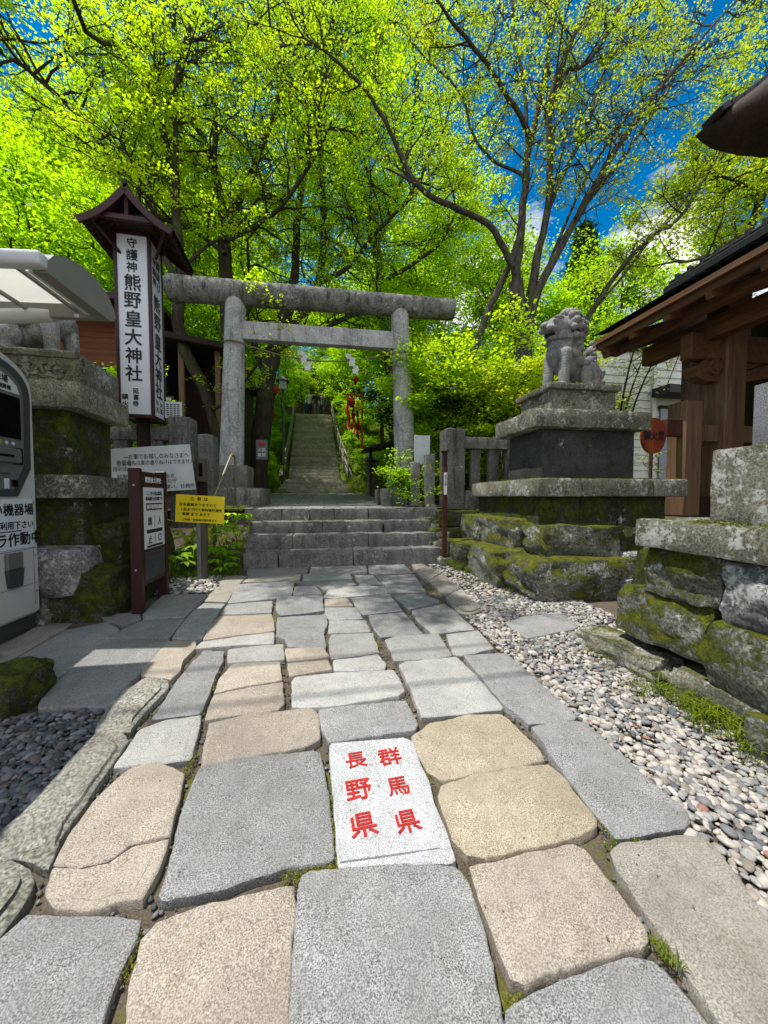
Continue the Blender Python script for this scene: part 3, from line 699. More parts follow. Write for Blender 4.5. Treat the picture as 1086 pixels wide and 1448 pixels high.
# ------------------------------------------------------------------ pebbles and joints
def inpoly(x, y, P):
    ins = np.zeros(len(x), bool); n = len(P)
    for i in range(n):
        x1, y1 = P[i]; x2, y2 = P[(i + 1) % n]
        if y1 == y2: continue
        ins ^= ((y1 > y) != (y2 > y)) & (x < (x2 - x1)*(y - y1)/(y2 - y1) + x1)
    return ins
ib = B(); bmesh.ops.create_icosphere(ib, subdivisions=2, radius=1); ib.verts.ensure_lookup_table()
IV = np.array([tuple(v.co) for v in ib.verts]); IF = np.array([[v.index for v in f.verts] for f in ib.faces]); ib.free()
ib = B(); bmesh.ops.create_icosphere(ib, subdivisions=1, radius=1); ib.verts.ensure_lookup_table()
IV1 = np.array([tuple(v.co) for v in ib.verts]); IF1 = np.array([[v.index for v in f.verts] for f in ib.faces]); ib.free()
def scatter(poly, gap, bare=0., avoid=True, seed=1, fr=1.6):
    P = np.array(poly); lo, hi = P.min(0), P.max(0); nx_ = int((hi[0] - lo[0])/gap); ny_ = int((hi[1] - lo[1])/(gap*.86))
    X, Y = np.meshgrid(np.arange(nx_)*gap + lo[0], np.arange(ny_)*gap*.86 + lo[1]); X = X + (np.arange(ny_)[:, None] % 2)*gap*.5
    X = (X + rng.uniform(-.3, .3, X.shape)*gap).ravel(); Y = (Y + rng.uniform(-.3, .3, Y.shape)*gap).ravel(); k = inpoly(X, Y, P)
    if avoid:
        for q in POLYS: k &= ~inpoly(X, Y, q)
    X, Y = X[k], Y[k]
    if bare:
        nn = np.array([noise.noise(Vector((a*fr, c*fr, seed))) for a, c in zip(X, Y)]); k = rng.random(len(X)) > np.clip((nn - .5 + bare)*3, 0, .92); X, Y = X[k], Y[k]
    return X, Y
def pebbles(name, X, Y, Z, size, mat, kind_label, zf=.5, var=.35, hi=True):
    n = len(X); v0, f0 = (IV, IF) if hi else (IV1, IF1)
    sx = size*np.clip(rng.normal(1, var, n), .45, 1.8)*.5; sy = sx*rng.uniform(.62, .95, n); sz = sx*rng.uniform(.4, .62, n)*zf*2
    an = rng.uniform(0, 6.283, n); ti = rng.normal(0, .22, (n, 2))
    v = v0[None]*np.stack([sx, sy, sz], 1)[:, None, :]
    v = v*(1 + .10*np.sin(v0[None, :, 0]*2.3 + an[:, None])[..., None]) + 0
    v[..., 2] += v[..., 0]*ti[:, :1] + v[..., 1]*ti[:, 1:]
    c, s = np.cos(an)[:, None], np.sin(an)[:, None]
    x = v[..., 0]*c - v[..., 1]*s + X[:, None]; y = v[..., 0]*s + v[..., 1]*c + Y[:, None]; z = v[..., 2] + Z[:, None]
    V_ = np.stack([x, y, z], -1).reshape(-1, 3); F_ = (f0[None] + (np.arange(n)*len(v0))[:, None, None]).reshape(-1, 3)
    o = npobj(name, V_, F_, mat, None, True); tag(o, *kind_label, kind='stuff'); return o
right_poly = [(1.75, 6.1), (2.0, 6.2), (2.35, 5.8), (3.1, 4.3), (3.2, 3.2), (2.75, 2.4), (2.75, .6), (.9, .6), (.9, 1.4)]
X, Y = scatter(right_poly, .030, bare=.17, seed=3)
eg = [G(*p) for p in ((1180, 1480), (1086, 1310), (975, 1165), (812, 1015), (700, 905), (640, 850), (600, 800))]
k = X > np.interp(Y, [p.y for p in eg], [p.x for p in eg]) - .02
k &= ~((X < .95 + .05*Y) & (Y > 2.6) & (rng.random(len(X)) < .6))
far = (Y > 4.4) & (rng.random(len(X)) < .45); k &= ~far
X, Y = X[k], Y[k]; lay = rng.uniform(-.004, .016, len(X))
pebbles('pebbles', X, Y, SL*Y - .032 + lay, .039, M['pebble_white'], ('loose white, grey and pink river pebbles beside the path', 'pebbles'))
left_poly = [(-1.0, 1.0), (-1.25, 1.7), (-1.33, 2.3), (-1.25, 2.62), (-2.2, 2.62), (-3.4, 2.3), (-3.4, .4), (-1.0, .4)]
X, Y = scatter(left_poly, .028, seed=5); lay = rng.uniform(-.006, .014, len(X))
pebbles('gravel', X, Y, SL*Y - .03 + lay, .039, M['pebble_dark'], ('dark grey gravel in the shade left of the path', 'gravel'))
X, Y = scatter([(-1.3, .7), (1.4, .7), (1.3, 2.6), (1.6, 6.05), (-1.25, 6.0), (-1.3, 2.6)], .030, bare=.32, seed=9, fr=3)
k = rng.random(len(X)) < .42; X, Y = X[k], Y[k]
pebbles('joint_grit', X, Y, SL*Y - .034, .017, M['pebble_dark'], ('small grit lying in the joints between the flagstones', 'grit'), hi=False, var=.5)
X, Y = scatter([(-2.3, 5.0), (-1.35, 5.0), (-1.3, 6.1), (-2.1, 6.1)], .05, bare=.1, seed=12)
pebbles('bank_pebbles', X, Y, SL*Y - .03 + rng.uniform(0, .02, len(X)), .055, M['pebble_white'], ('pebbles below the ferns near the yellow notice', 'pebbles'))

# ------------------------------------------------------------------ FRONT STEPS
st = thing('stone_steps', 'four broad grey stone steps at the head of the path', 'steps', (.35, 6.1, SL*6.1))
z0 = .28
for i, (y, z) in enumerate(zip(STY, STZ)):
    xl, xr = (-1.28, 1.97) if i < 3 else (-1.42, 2.2); x = xl; k = 0
    cutsx = [(.55, 1.2, 1.0, .9), (.75, 1.3, 1.3), (1.25, 1.1, 1.1), (.65, .5, .45, .65, .9, .9)][i]
    b = B()
    for w in cutsx:
        x2 = min(xr, x + w) if k < len(cutsx) - 1 else xr
        merge(b, roughbox((x + .003, y - .01, z0 if i == 0 else STZ[i - 1] - .03), (x2 - .003, y + .42, z), .018, .10, .017, i*7 + k, 5)); x = x2; k += 1
    bobj('step', b, M['step_stone'], st, 50)
# broken stones closing the right-hand end of the steps
sw = thing('rubble_edge', 'low heap of broken mossy stones at the right end of the steps', 'rubble', (2.1, 6.5, .4))
for i in range(16):
    y = 6.1 + .09*i; z = .3 + .062*i; merge_ = rock((2.08 + .12*math.sin(i*2.3), y, z + .05), (.34, .3, .26), 40 + i, .35, .12, 6, i*.7); bobj('stone', merge_, M['mossy_rock'] if i % 2 else M['old_stone'], sw, 60)

# retaining wall right of the steps, behind the stake
rw = thing('retaining_wall', 'dark mossy coursed stone wall right of the steps', 'retaining wall', (2.7, 6.6, .35))
for i, (za, zb) in enumerate(((.3, .62), (.64, .90), (.92, 1.24))):
    x = 2.15
    for k, w in enumerate((.75, .62, .8) if i != 1 else (.5, .8, .87)):
        bobj('course_stone', roughbox((x, 6.55 + .06*i, za), (x + w - .02, 7.2, zb), .035, .12, .03, 60 + i*5 + k, 4), M['mossy_dark' if i else 'mossy_rock'], rw, 60); x += w

# ------------------------------------------------------------------ TORII
tg = thing('torii_gate', 'tall weathered grey stone torii gate with a rounded crossbeam', 'torii gate', (-.06, 8.3, 1.28))
def lathe_post(a, b_, r0, r1, ringz=None):
    a, b_ = Vector(a), Vector(b_); n = 40; pts = [a.lerp(b_, i/n) for i in range(n + 1)]
    rad = [r0 + (r1 - r0)*i/n + .004*noise.noise(Vector((i*.6, r0*10, 0))) for i in range(n + 1)]
    v, f = tube_np(pts, rad, 36); bm = B(); vs = [bm.verts.new(tuple(p)) for p in v]
    for q in f: bm.faces.new([vs[i] for i in q])
    bm.faces.new(vs[-36:]); bm.faces.new(vs[:36][::-1]); bmesh.ops.recalc_face_normals(bm, faces=bm.faces); return bm
bobj('post', lathe_post((-1.93, 8.3, 2.12), (-1.80, 8.3, 5.62), .245, .195), M['torii_stone'], tg, 60)
bobj('post', lathe_post((1.84, 8.3, 2.10), (1.70, 8.3, 5.62), .245, .195), M['torii_stone'], tg, 60)
n = 60; pts = [Vector((-3.1 + 6.05*i/n, 8.3, 5.735 + .03*(i/n))) for i in range(n + 1)]
v, f = tube_np(pts, [.255 - .03*i/n + .008*noise.noise(Vector((i*.35, 3, 0))) for i in range(n + 1)], 40); bm = B(); vs = [bm.verts.new(tuple(p)) for p in v]
for q in f: bm.faces.new([vs[i] for i in q])
bm.faces.new(vs[-40:]); bm.faces.new(vs[:40][::-1]); bmesh.ops.recalc_face_normals(bm, faces=bm.faces)
bmesh.ops.bevel(bm, geom=[e for e in bm.edges if (len(e.link_faces) == 2 and e.calc_face_angle() > 1.2)], offset=.02, segments=2, affect='EDGES')
bobj('crossbeam', bm, M['beam_stone'], tg, 50)
bobj('tie_beam', roughbox((-1.72, 8.2, 4.78), (1.62, 8.4, 5.15), .012, .2, .006, 3), M['torii_stone'], tg, 40)
for lo, hi in (((-2.32, 7.95, 1.66), (-1.55, 8.65, 2.14)), ((1.46, 7.95, 1.66), (2.30, 8.65, 2.12))): bobj('base_block', roughbox(lo, hi, .03, .15, .012, hi[0]), M['fence_stone'], tg, 50)
for lo, hi in (((-2.62, 7.62, 1.26), (-1.24, 9.0, 1.67)), ((1.22, 7.62, 1.26), (2.62, 9.0, 1.67))): bobj('plinth', roughbox(lo, hi, .03, .18, .016, hi[0] + 5), M['fence_stone'], tg, 50)
for x in (-1.85, 1.74):
    b = B(); pipe(b, [(x + .226*math.cos(a), 8.3 + .226*math.sin(a), 4.68 - .0*a) for a in np.linspace(0, 2*math.pi, 26)], .014, 6); bobj('rope_ring', b, M['rope'], tg, 180)
rp = thing('sacred_rope', 'thin green straw rope hung with white zigzag papers across the torii', 'rope', (0, 8.05, 4.6))
b = B(); pipe(b, [(-1.8 + 3.5*t, 8.06 + .01*math.sin(t*30), 4.66 - .30*math.sin(math.pi*t) + .0*t) for t in np.linspace(0, 1, 50)], .014, 6); bobj('cord', b, M['rope'], rp, 180)
for px, py in ((421, 507), (489, 512)):
    p = V(px, py - 12, 8.05); b = B(); s = .085
    for k in range(5):
        dx = (.5 if k % 2 else -.1)*s + k*.035; z = p.z - k*.082
        vs = [b.verts.new(q) for q in ((p.x + dx, p.y - .012*k, z), (p.x + dx + s*1.35, p.y - .012*k - .02, z - .01), (p.x + dx + s*1.4, p.y - .012*k - .03, z - .115), (p.x + dx + .01, p.y - .012*k - .01, z - .10))]; b.faces.new(vs)
    bmesh.ops.solidify(b, geom=b.faces[:], thickness=.002); bobj('paper_streamer', b, M['shide'], rp)

# ------------------------------------------------------------------ RIGHT PEDESTAL AND GUARDIAN LION
rp_ = thing('stone_pedestal', 'tall tiered mossy stone pedestal under the right guardian lion', 'pedestal', (3.9, 5.5, .25))
def tier(name, lo, hi, mat, parent, seed, bev=.02, amp=.009, cut=.13): return bobj(name, roughbox(lo, hi, bev, cut, amp, seed, 4), M[mat], parent, 50)
tier('upper_block', (3.12, 4.74, 2.67), (4.12, 5.56, 3.0), 'old_stone', rp_, 1)
tier('rim', (3.06, 4.68, 2.985), (4.17, 5.62, 3.07), 'old_stone', rp_, 2, .02, .014)
tier('cap_slab', (2.78, 4.55, 2.43), (4.54, 5.76, 2.68), 'old_stone', rp_, 3, .03)
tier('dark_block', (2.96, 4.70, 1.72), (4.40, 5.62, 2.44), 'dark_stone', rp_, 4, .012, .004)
for k, (x0, x1) in enumerate(((2.78, 3.42), (3.43, 4.52), (4.53, 5.08))): tier('ledge_slab', (x0, 4.48, 1.50), (x1, 6.72, 1.74), 'old_stone', rp_, 5 + k, .025)
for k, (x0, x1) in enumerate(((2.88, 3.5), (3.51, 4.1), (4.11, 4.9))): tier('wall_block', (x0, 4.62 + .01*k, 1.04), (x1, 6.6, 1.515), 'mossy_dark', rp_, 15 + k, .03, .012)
def boulder(parent, c, d, seed, mat='mossy_rock', rotz=0, k=.34, amp=.15, tilt=0): return bobj('boulder', rock(c, d, seed, k*.8, amp*.62, 13, rotz, tilt), M[mat], parent, 70)
boulder(rp_, (3.38, 4.72, .88), (1.22, .72, .50), 1, 'mossy_rock'); boulder(rp_, (4.42, 4.78, .84), (1.05, .7, .5), 2, 'mossy_dark'); boulder(rp_, (3.95, 4.72, .9), (.5, .6, .42), 77, 'mossy_dark')
boulder(rp_, (2.92, 5.45, .92), (.66, 1.15, .52), 3); boulder(rp_, (2.83, 6.35, .95), (.6, .9, .46), 4)
boulder(rp_, (3.2, 4.5, .45), (1.5, .85, .54), 5, 'mossy_rock'); boulder(rp_, (4.25, 4.42, .47), (.62, .55, .58), 6, 'grey_rock'); boulder(rp_, (4.95, 4.4, .5), (.9, .7, .6), 7, 'mossy_dark'); boulder(rp_, (3.82, 4.22, .32), (.3, .3, .28), 71, 'grey_rock')
boulder(rp_, (2.65, 5.25, .50), (.78, 1.2, .52), 8); boulder(rp_, (2.45, 6.05, .52), (.7, .9, .46), 9)

def lion(parent, T, closed=False):
    HC = Vector((-.06, 0, .78)); HD = Vector((-.085, 0, .735)); HS = 1.2
    s = Blob()      # facing -x (local), haunches towards +x; about 1 m tall
    s.ell((.02, 0, .40), (.20, .155, .23), Euler((0, R(-18), 0)).to_matrix()); s.ell((-.10, 0, .46), (.15, .16, .19))            # chest
    s.ell((.24, 0, .26), (.23, .155, .17), Euler((0, R(28), 0)).to_matrix()); s.ell((.36, 0, .17), (.16, .15, .15))
    s.cap((-.05, 0, .55), (-.06, 0, .70), .15, .14)                                                                                  # neck
    s.ell((-.08, 0, .79), (.145, .135, .125)); s.ell((-.175, 0, .765), (.080, .088, .055)); s.ell((-.15, 0, .685), (.070, .062, .028))   # skull, muzzle, jaw
    s.ell((-.275, 0, .79), (.03, .05, .028))
    for sy in (-1, 1):
        s.ell((-.185, sy*.07, .825), .030, sub=2); s.ell((-.16, sy*.075, .86), (.055, .04, .022)); s.ell((-.25, sy*.05, .755), (.04, .035, .03))
        s.chain([(-.12, sy*.12, .42), (-.145, sy*.125, .22), (-.15, sy*.125, .07)], [.085, .068, .062]); s.ell((-.19, sy*.125, .035), (.095, .07, .045))
        for k in (-1, 0, 1): s.ell((-.265, sy*.125 + k*.04, .030), (.035, .022, .03), sub=2)
        s.ell((.26, sy*.155, .20), (.17, .075, .17)); s.chain([(.30, sy*.17, .12), (.17, sy*.18, .045)], [.07, .05]); s.ell((.08, sy*.18, .033), (.10, .055, .040))
        for k in (-1, 0, 1): s.ell((-.005, sy*.18 + k*.032, .028), (.03, .018, .027), sub=2)
        s.ell((.02, sy*.13, .42), (.10, .07, .06)); s.ell((.07, sy*.15, .36), (.07, .05, .07)); s.ell((.33, sy*.14, .34), (.05, .05, .05), sub=2); s.ell((.16, sy*.165, .33), (.06, .05, .05), sub=2)
        s.ell((-.06, sy*.15, .79), (.035, .02, .055), sub=2)
    # the head was shaped at small size; grow it
    for v in s.b.verts:
        w_ = min(1, max(0, (v.co.z - .60)/.06)) if v.co.x < .12 else 0
        if w_: q_ = (v.co - HC)*HS + HD; v.co = v.co.lerp(q_, w_)
    # curls of the mane
    rr = random.Random(5)
    for lat in range(6):
        for lon in range(10):
            a = R(-110 + lon*24 + (lat % 2)*12); th = R(4 + lat*23)
            d = Vector((math.cos(a)*math.sin(th), math.sin(a)*math.sin(th), math.cos(th)))
            c = Vector((-.01, 0, .735)) + Vector((d.x*.215, d.y*.215, d.z*.215))
            if c.x < -.13 and c.z < .86: continue
            if lon > 9 and False: continue
            q = .040 + .012*rr.random(); s.ell(c + Vector((rr.uniform(-.01, .01), 0, rr.uniform(-.01, .01))), (q*1.1, q*1.1, q), sub=2)
            if c.y < 0 or True: pass
    for k in range(9):
        a = R(-70 + k*17.5); s.ell((.035 + .11*math.cos(a), .15*math.sin(a), .60), (.05, .05, .075), sub=2); s.ell((.06 + .11*math.cos(a), .14*math.sin(a), .52), (.04, .045, .07), sub=2)
    # flame tail
    s.chain([(.44, 0, .20), (.50, 0, .33), (.44, 0, .46)], [.06, .07, .06])
    for dx, dz, r in ((-.02, .44, .052), (.03, .50, .05), (-.015, .56, .045), (.035, .60, .035), (.0, .66, .028)): s.ell((.43 + dx, 0, dz), (r, r*1.2, r*1.5), sub=2)
    for sy in (-1, 1): s.cap((.46, sy*.05, .28), (.42, sy*.05, .62), .045, .016); s.cap((.50, sy*.07, .22), (.57, sy*.05, .30), .05, .035); s.ell((.55, sy*.06, .30), .05, sub=2); s.ell((.50, sy*.09, .15), .06, sub=2); s.ell((.57, sy*.03, .19), .05, sub=2)
    s.mesh('statue_body', M['lion_stone'], .0085, parent, T, smooth_it=0)
    e = B()
    for sy in (-1, 1):
        e = B(); bmesh.ops.create_icosphere(e, subdivisions=2, radius=.019, matrix=Matrix.Translation((-.272, sy*.087, .795))); e.transform(T); bobj('eye', e, M['lion_stone'], parent, 180)
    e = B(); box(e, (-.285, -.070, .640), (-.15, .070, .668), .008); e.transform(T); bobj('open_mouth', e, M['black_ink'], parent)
kl = thing('guardian_lion', 'grey stone guardian lion sitting with curly mane on the right pedestal', 'stone lion', (3.6, 5.15, 3.06), group=None)
lion(kl, Matrix.Translation((3.60, 5.15, 3.055)) @ Matrix.Rotation(R(14), 4, 'Z') @ Matrix.Diagonal((1.27, 1.15, 1.24, 1)))

# ------------------------------------------------------------------ LEFT PEDESTAL
lp = thing('stone_pedestal', 'left mossy tiered pedestal with a carved block, behind the ticket machine', 'pedestal', (-3.3, 5.3, .25))
T8 = Matrix.Translation((-2.5, 4.36, 0)) @ Matrix.Rotation(R(3.5), 4, 'Z')
def ltier(name, lo, hi, mat, seed, bev=.02, amp=.009):
    b = roughbox(lo, hi, bev, .13, amp, seed, 4); b.transform(T8); return bobj(name, b, M[mat], lp, 50)
ltier('carved_block', (-1.35, .28, 2.70), (-.12, 1.15, 3.02), 'old_stone', 21); 
ltier('rim', (-1.4, .25, 3.01), (-.15, 1.2, 3.09), 'old_stone', 22)
ltier('cap_slab', (-1.9, 0, 2.42), (0, 1.12, 2.70), 'old_stone', 23, .03)
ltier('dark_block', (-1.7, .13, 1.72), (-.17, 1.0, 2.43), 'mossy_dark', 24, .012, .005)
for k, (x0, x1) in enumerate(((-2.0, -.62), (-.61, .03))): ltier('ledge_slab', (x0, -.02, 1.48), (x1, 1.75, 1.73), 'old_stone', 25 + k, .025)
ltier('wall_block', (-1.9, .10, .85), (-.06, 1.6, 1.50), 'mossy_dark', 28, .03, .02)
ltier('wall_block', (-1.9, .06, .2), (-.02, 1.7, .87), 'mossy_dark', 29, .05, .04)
# carved relief on the block
b = B()
for i in range(9):
    x = -1.3 + i*.12; pts = [(x + .11*math.cos(a*1.0 + i)*math.exp(-a*.16), .272, 2.86 + .10*math.sin(a + i)*math.exp(-a*.16)) for a in np.linspace(0, 7, 18)]; pipe(b, pts, .022, 6)
b.transform(T8); bobj('relief', b, M['old_stone'], lp, 180)
boulder(lp, (-2.82, 4.42, .72), (.7, .55, .5), 31, 'grey_rock'); boulder(lp, (-2.55, 4.5, .42), (.75, .6, .62), 32, 'mossy_dark'); boulder(lp, (-3.1, 4.4, .4), (.7, .5, .6), 33, 'mossy_rock')
boulder(lp, (-2.42, 5.0, .45), (.6, .8, .5), 34, 'mossy_dark'); boulder(lp, (-2.5, 5.5, .8), (.6, .9, .8), 35, 'mossy_dark', amp=.2); boulder(lp, (-2.46, 5.05, .9), (.35, .9, .6), 36, 'mossy_dark', amp=.2)
kl2 = thing('guardian_lion', 'grey stone guardian lion on the left pedestal, half hidden by the curved canopy', 'stone lion', (-3.3, 5.0, 3.08))
lion(kl2, Matrix.Translation((-3.22, 5.02, 3.085)) @ Matrix.Rotation(R(180 - 5), 4, 'Z') @ Matrix.Diagonal((1.2, 1.2, 1.15, 1)))

# ------------------------------------------------------------------ NEAR WALL ON THE RIGHT
nw = thing('boulder_wall', 'near dry wall of mossy boulders topped by a pale ledge slab and block', 'stone wall', (2.9, 1.8, .1))
bobj('ledge_slab', roughbox((2.43, .3, 1.11), (3.9, 2.58, 1.325), .03, .12, .012, 51, 4), M['old_stone'], nw, 50)
bobj('top_block', roughbox((2.5, .2, 1.32), (3.9, 2.06, 1.80), .02, .12, .010, 52, 4), M['old_stone'], nw, 50)
boulder(nw, (2.80, 2.27, .93), (.62, .60, .38), 41, 'mossy_rock'); boulder(nw, (2.78, 1.62, .90), (.62, .72, .42), 42, 'grey_rock'); boulder(nw, (2.75, .8, .9), (.7, .8, .5), 43, 'mossy_rock')
boulder(nw, (2.80, 2.42, .53), (.66, .84, .42), 44, 'mossy_rock', tilt=.12); boulder(nw, (2.75, 1.62, .50), (.70, .80, .46), 45, 'mossy_rock'); boulder(nw, (2.7, .75, .5), (.8, 1.0, .6), 46, 'mossy_dark')
boulder(nw, (2.50, 2.72, .20), (.32, .8, .18), 47, 'old_stone', .1); boulder(nw, (2.60, 1.95, .17), (.36, .6, .26), 48, 'old_stone'); boulder(nw, (2.55, 1.3, .15), (.5, .8, .3), 49, 'mossy_rock')
boulder(nw, (3.1, 2.75, .6), (.6, .5, .9), 50, 'mossy_dark')
p = V(1064, 600, 2.3)
gp = bobj('granite_pillar', roughbox((p.x, 1.8, 1.75), (p.x + .4, 2.3, V(1064, 545, 2.3).z), .01, .2, .002, 6), M['granite'], None, 40)
tag(gp, 'square speckled grey granite pillar standing on the mossy block at the right edge', 'pillar')
p = G(10, 1003); mb_ = bobj('mossy_boulder', rock((p.x - .12, p.y + .1, p.z + .06), (.5, .42, .34), 91, .6, .13, 13), M['mossy_dark'], None, 70); tag(mb_, 'rounded moss covered boulder at the edge of the dark gravel', 'boulder')
# ------------------------------------------------------------------ THE LONG STAIRWAY
ls = thing('stairway', 'long steep flight of narrow stone stairs climbing the wooded hill behind the torii', 'stairway', (-.5, 17, 1.55))
for k in range(6):
    y = 13.5 + k*.62; z = 1.62 + k*.125; w = 1.45 - .03*k
    bobj('step', roughbox((-.35 - w, y, z - .35), (-.35 + w, y + .75, z), .02, .3, .02, k + 300, 3), M['stair_stone'], ls, 50)
NS = 28
for k in range(NS):
    t = k/(NS - 1); y = 17.25 + t*8.7; z = 2.42 + t*4.7; c = -.42 - .28*t
    bobj('step', roughbox((c - 1.17, y, z - .3), (c + 1.17, y + .5, z), .018, .35, .02, k + 330, 3), M['stair_stone'], ls, 50)
box_ = B(); box(box_, (-2.6, 26.3, 6.4), (1.2, 30, 7.13), .02); bobj('landing', box_, M['terrace'], ls)
for sx in (-1, 1):
    rl = thing('handrail', ('left' if sx < 0 else 'right') + ' weathered metal handrail running up beside the long stairway', 'handrail', (-.5 + sx*1.25, 17, 2))
    pts = [];
    for k in range(9):
        t = k/8; y = 17.0 + t*9; z = 2.35 + t*4.75; x = -.42 - .28*t + sx*(1.24 + (.28*(1 - t)**3 if sx > 0 else .1*(1 - t)**3)); pts.append((x, y, z))
        b = B(); pipe(b, [(x, y, z - .25), (x, y, z + .88)], .035, 6); bobj('baluster', b, M['pipe'], rl, 180)
    for h in (.88, .45):
        b = B(); pipe(b, [(p[0], p[1], p[2] + h) for p in pts], .04, 6); bobj('rail', b, M['pipe'], rl, 180)
    b = B()
    for p, q in zip(pts, pts[1:]): beam(b, (p[0] + sx*.12, p[1], p[2] - .02), (q[0] + sx*.12, q[1] + .02, q[2] - .02), .2, .22, .02)
    bobj('kerb', b, M['fence_stone'], rl)

# ------------------------------------------------------------------ TICKET MACHINE
MX = -2.78
tm = thing('ticket_machine', 'tall white parking ticket machine with dark arched screen panel and printed notice', 'ticket machine', (-3.05, 3.5, SL*3.5))
def arch(yc, hw, zb, zt, rise, n=22):
    P = [(yc - hw, zb), (yc + hw, zb), (yc + hw, zt - rise)]
    for k in range(1, n): a = math.pi*k/n; P.append((yc + hw*math.copysign(abs(math.cos(a))**.75, math.cos(a)), zt - rise + rise*abs(math.sin(a))**.8))
    P.append((yc - hw, zt - rise)); return P
YC, HW = 3.45, .68; FX = frame((MX, 0, 0), (0, 1, 0), (0, 0, 1)); zg = SL*3.5
b = B(); extrude_poly(b, arch(YC, HW, zg + .16, 2.80, .36), FX @ Matrix.Translation((0, 0, -.52)), .52)
bmesh.ops.bevel(b, geom=[e for e in b.edges if len(e.link_faces) == 2 and e.calc_face_angle() > 1], offset=.025, segments=3, affect='EDGES'); bobj('cabinet', b, M['machine_white'], tm, 40)
b = B(); box(b, (MX - .5, YC - HW + .03, zg - .05), (MX - .03, YC + HW - .03, zg + .17), .01); bobj('base', b, M['machine_dark'], tm)
def yz(px, py): p = U(px, py, MX); return (p.y, p.z)
hw = HW - .07
P = [(YC - hw + .18, 1.50), (YC + hw - .18, 1.50), (YC + hw - .02, 1.76)] + [(YC + hw*math.copysign(abs(math.cos(a))**.75, math.cos(a)), 2.40 + .32*abs(math.sin(a))**.8) for a in np.linspace(0, math.pi, 24)] + [(YC - hw + .02, 1.76)]
b = B(); extrude_poly(b, P, FX @ Matrix.Translation((0, 0, -.01)), .028); bobj('screen_surround', b, M['machine_dark'], tm, 40)
P2 = [((y - YC)*.86 + YC, (z - 2.1)*.90 + 2.1) for y, z in P]; b = B(); extrude_poly(b, P2, FX @ Matrix.Translation((0, 0, .015)), .006); bobj('inner_panel', b, M['machine_mid'], tm, 40)
def rect(y0, z0, y1, z1, d0, d1, name, mat, bev=.003):
    b = B(); box(b, (MX + d0, y0, z0), (MX + d1, y1, z1), bev); return bobj(name, b, M[mat], tm)
rect(3.0, 2.02, 3.93, 2.40, .018, .028, 'screen', 'screen')
hp = [(3.0, 2.43), (3.93, 2.43), (3.90, 2.50), (3.82, 2.56), (3.68, 2.60), (3.45, 2.62), (3.2, 2.60), (3.05, 2.5)]; b = B(); extrude_poly(b, hp, FX @ Matrix.Translation((0, 0, .02)), .006); bobj('header_sticker', b, M['paper'], tm)
lettering('header_text', [('駐車場', 3.70, 2.535, .07), ('自動精算機', 3.72, 2.465, .045)], FX @ Matrix.Translation((0, 0, .028)), M['black_ink'], tm)
cs = rect(3.3, 1.80, 3.90, 1.93, .018, .05, 'card_slot', 'machine_mid', .01); b = B(); box(b, (MX + .048, 3.60, 1.85), (MX + .056, 3.80, 1.87)); bobj('slot_opening', b, M['screen'], cs)
rect(3.83, 1.79, 3.94, 1.94, .018, .03, 'reader', 'screen'); rect(3.62, 1.70, 3.78, 1.77, .018, .04, 'coin_slot', 'steel', .01); rect(3.73, 1.57, 3.78, 1.66, .018, .026, 'blue_sticker', 'paper'); rect(3.80, 1.59, 3.87, 1.65, .018, .03, 'keyhole', 'screen')
rect(2.9, 1.02, 4.06, 1.48, .0, .006, 'notice', 'sign_white', .001)
lettering('notice_text', [('払い機器場', 3.78, 1.38, .115), ('細、ご利用下さい', 3.76, 1.24, .075), ('カメラ作動中', 3.76, 1.11, .13), ('―――――――――', 3.6, 1.185, .07, 1, 0)], FX @ Matrix.Translation((0, 0, .007)), M['black_ink'], tm, .02)
tr = rect(3.72, .84, 3.90, .99, .0, .03, 'return_tray', 'machine_mid', .01); b = B(); extrude_poly(b, [(3.74, .68), (3.87, .68), (3.895, .84), (3.72, .84)], FX @ Matrix.Translation((0, 0, .0)), .035); bobj('tray_flap', b, M['machine_dark'], tr)
for z_ in (.66, 1.00): rect(YC - HW + .03, z_, YC + HW - .03, z_ + .004, -.001, .0015, 'seam', 'machine_dark', .0005)
rect(YC + HW - .075, .45, YC + HW - .071, 1.5, -.001, .0015, 'seam', 'machine_dark', .0005)
for z_ in (.58, .93, 1.44):
    b = B(); cyl(b, (MX - .002, YC + HW - .05, z_), (MX + .004, YC + HW - .05, z_), .009, seg=10); bobj('screw', b, M['steel'], tm, 60)
for k_ in range(3):
    b = B(); cyl(b, (MX + .01, 3.70 + .07*k_, 1.975), (MX + .026, 3.70 + .07*k_, 1.975), .016, seg=14); bobj('button', b, M['paper' if k_ else 'lime'], tm, 60)
b = B(); box(b, (-3.9, 2.0, .05), (-2.55, 4.25, zg + .0), .01); tag(bobj('concrete_pad', b, M['flag_brown']), kind='structure')

# curved white canopy over the machine
cn = thing('canopy', 'white curved canopy with translucent panels over the ticket machine', 'canopy', (-3.6, 3.9, .2))
TC = Matrix.Translation((-2.2, 3.9, 3.45)) @ Matrix.Rotation(R(-5), 4, 'Z') @ Matrix.Translation((2.2, -3.9, -3.45))
def cpart(name, b, mat, sh=40): b.transform(TC); return bobj(name, b, M[mat], cn, sh)
prof = [(3.53, 3.34), (3.53, 3.44), (3.60, 3.53), (3.75, 3.60), (3.95, 3.64), (4.13, 3.62), (4.28, 3.55), (4.37, 3.45), (4.39, 3.38), (4.36, 3.33), (4.28, 3.31)]
FXc = frame((0, 0, 0), (0, 1, 0), (0, 0, 1))
b = B(); extrude_poly(b, prof, FXc @ Matrix.Translation((0, 0, -2.32)), .12); cpart('end_cap', b, 'canopy_grey')
b = B(); box(b, (-5.2, 3.44, 3.36), (-2.2, 3.55, 3.48), .035, seg=3); cpart('front_edge', b, 'canopy_white')
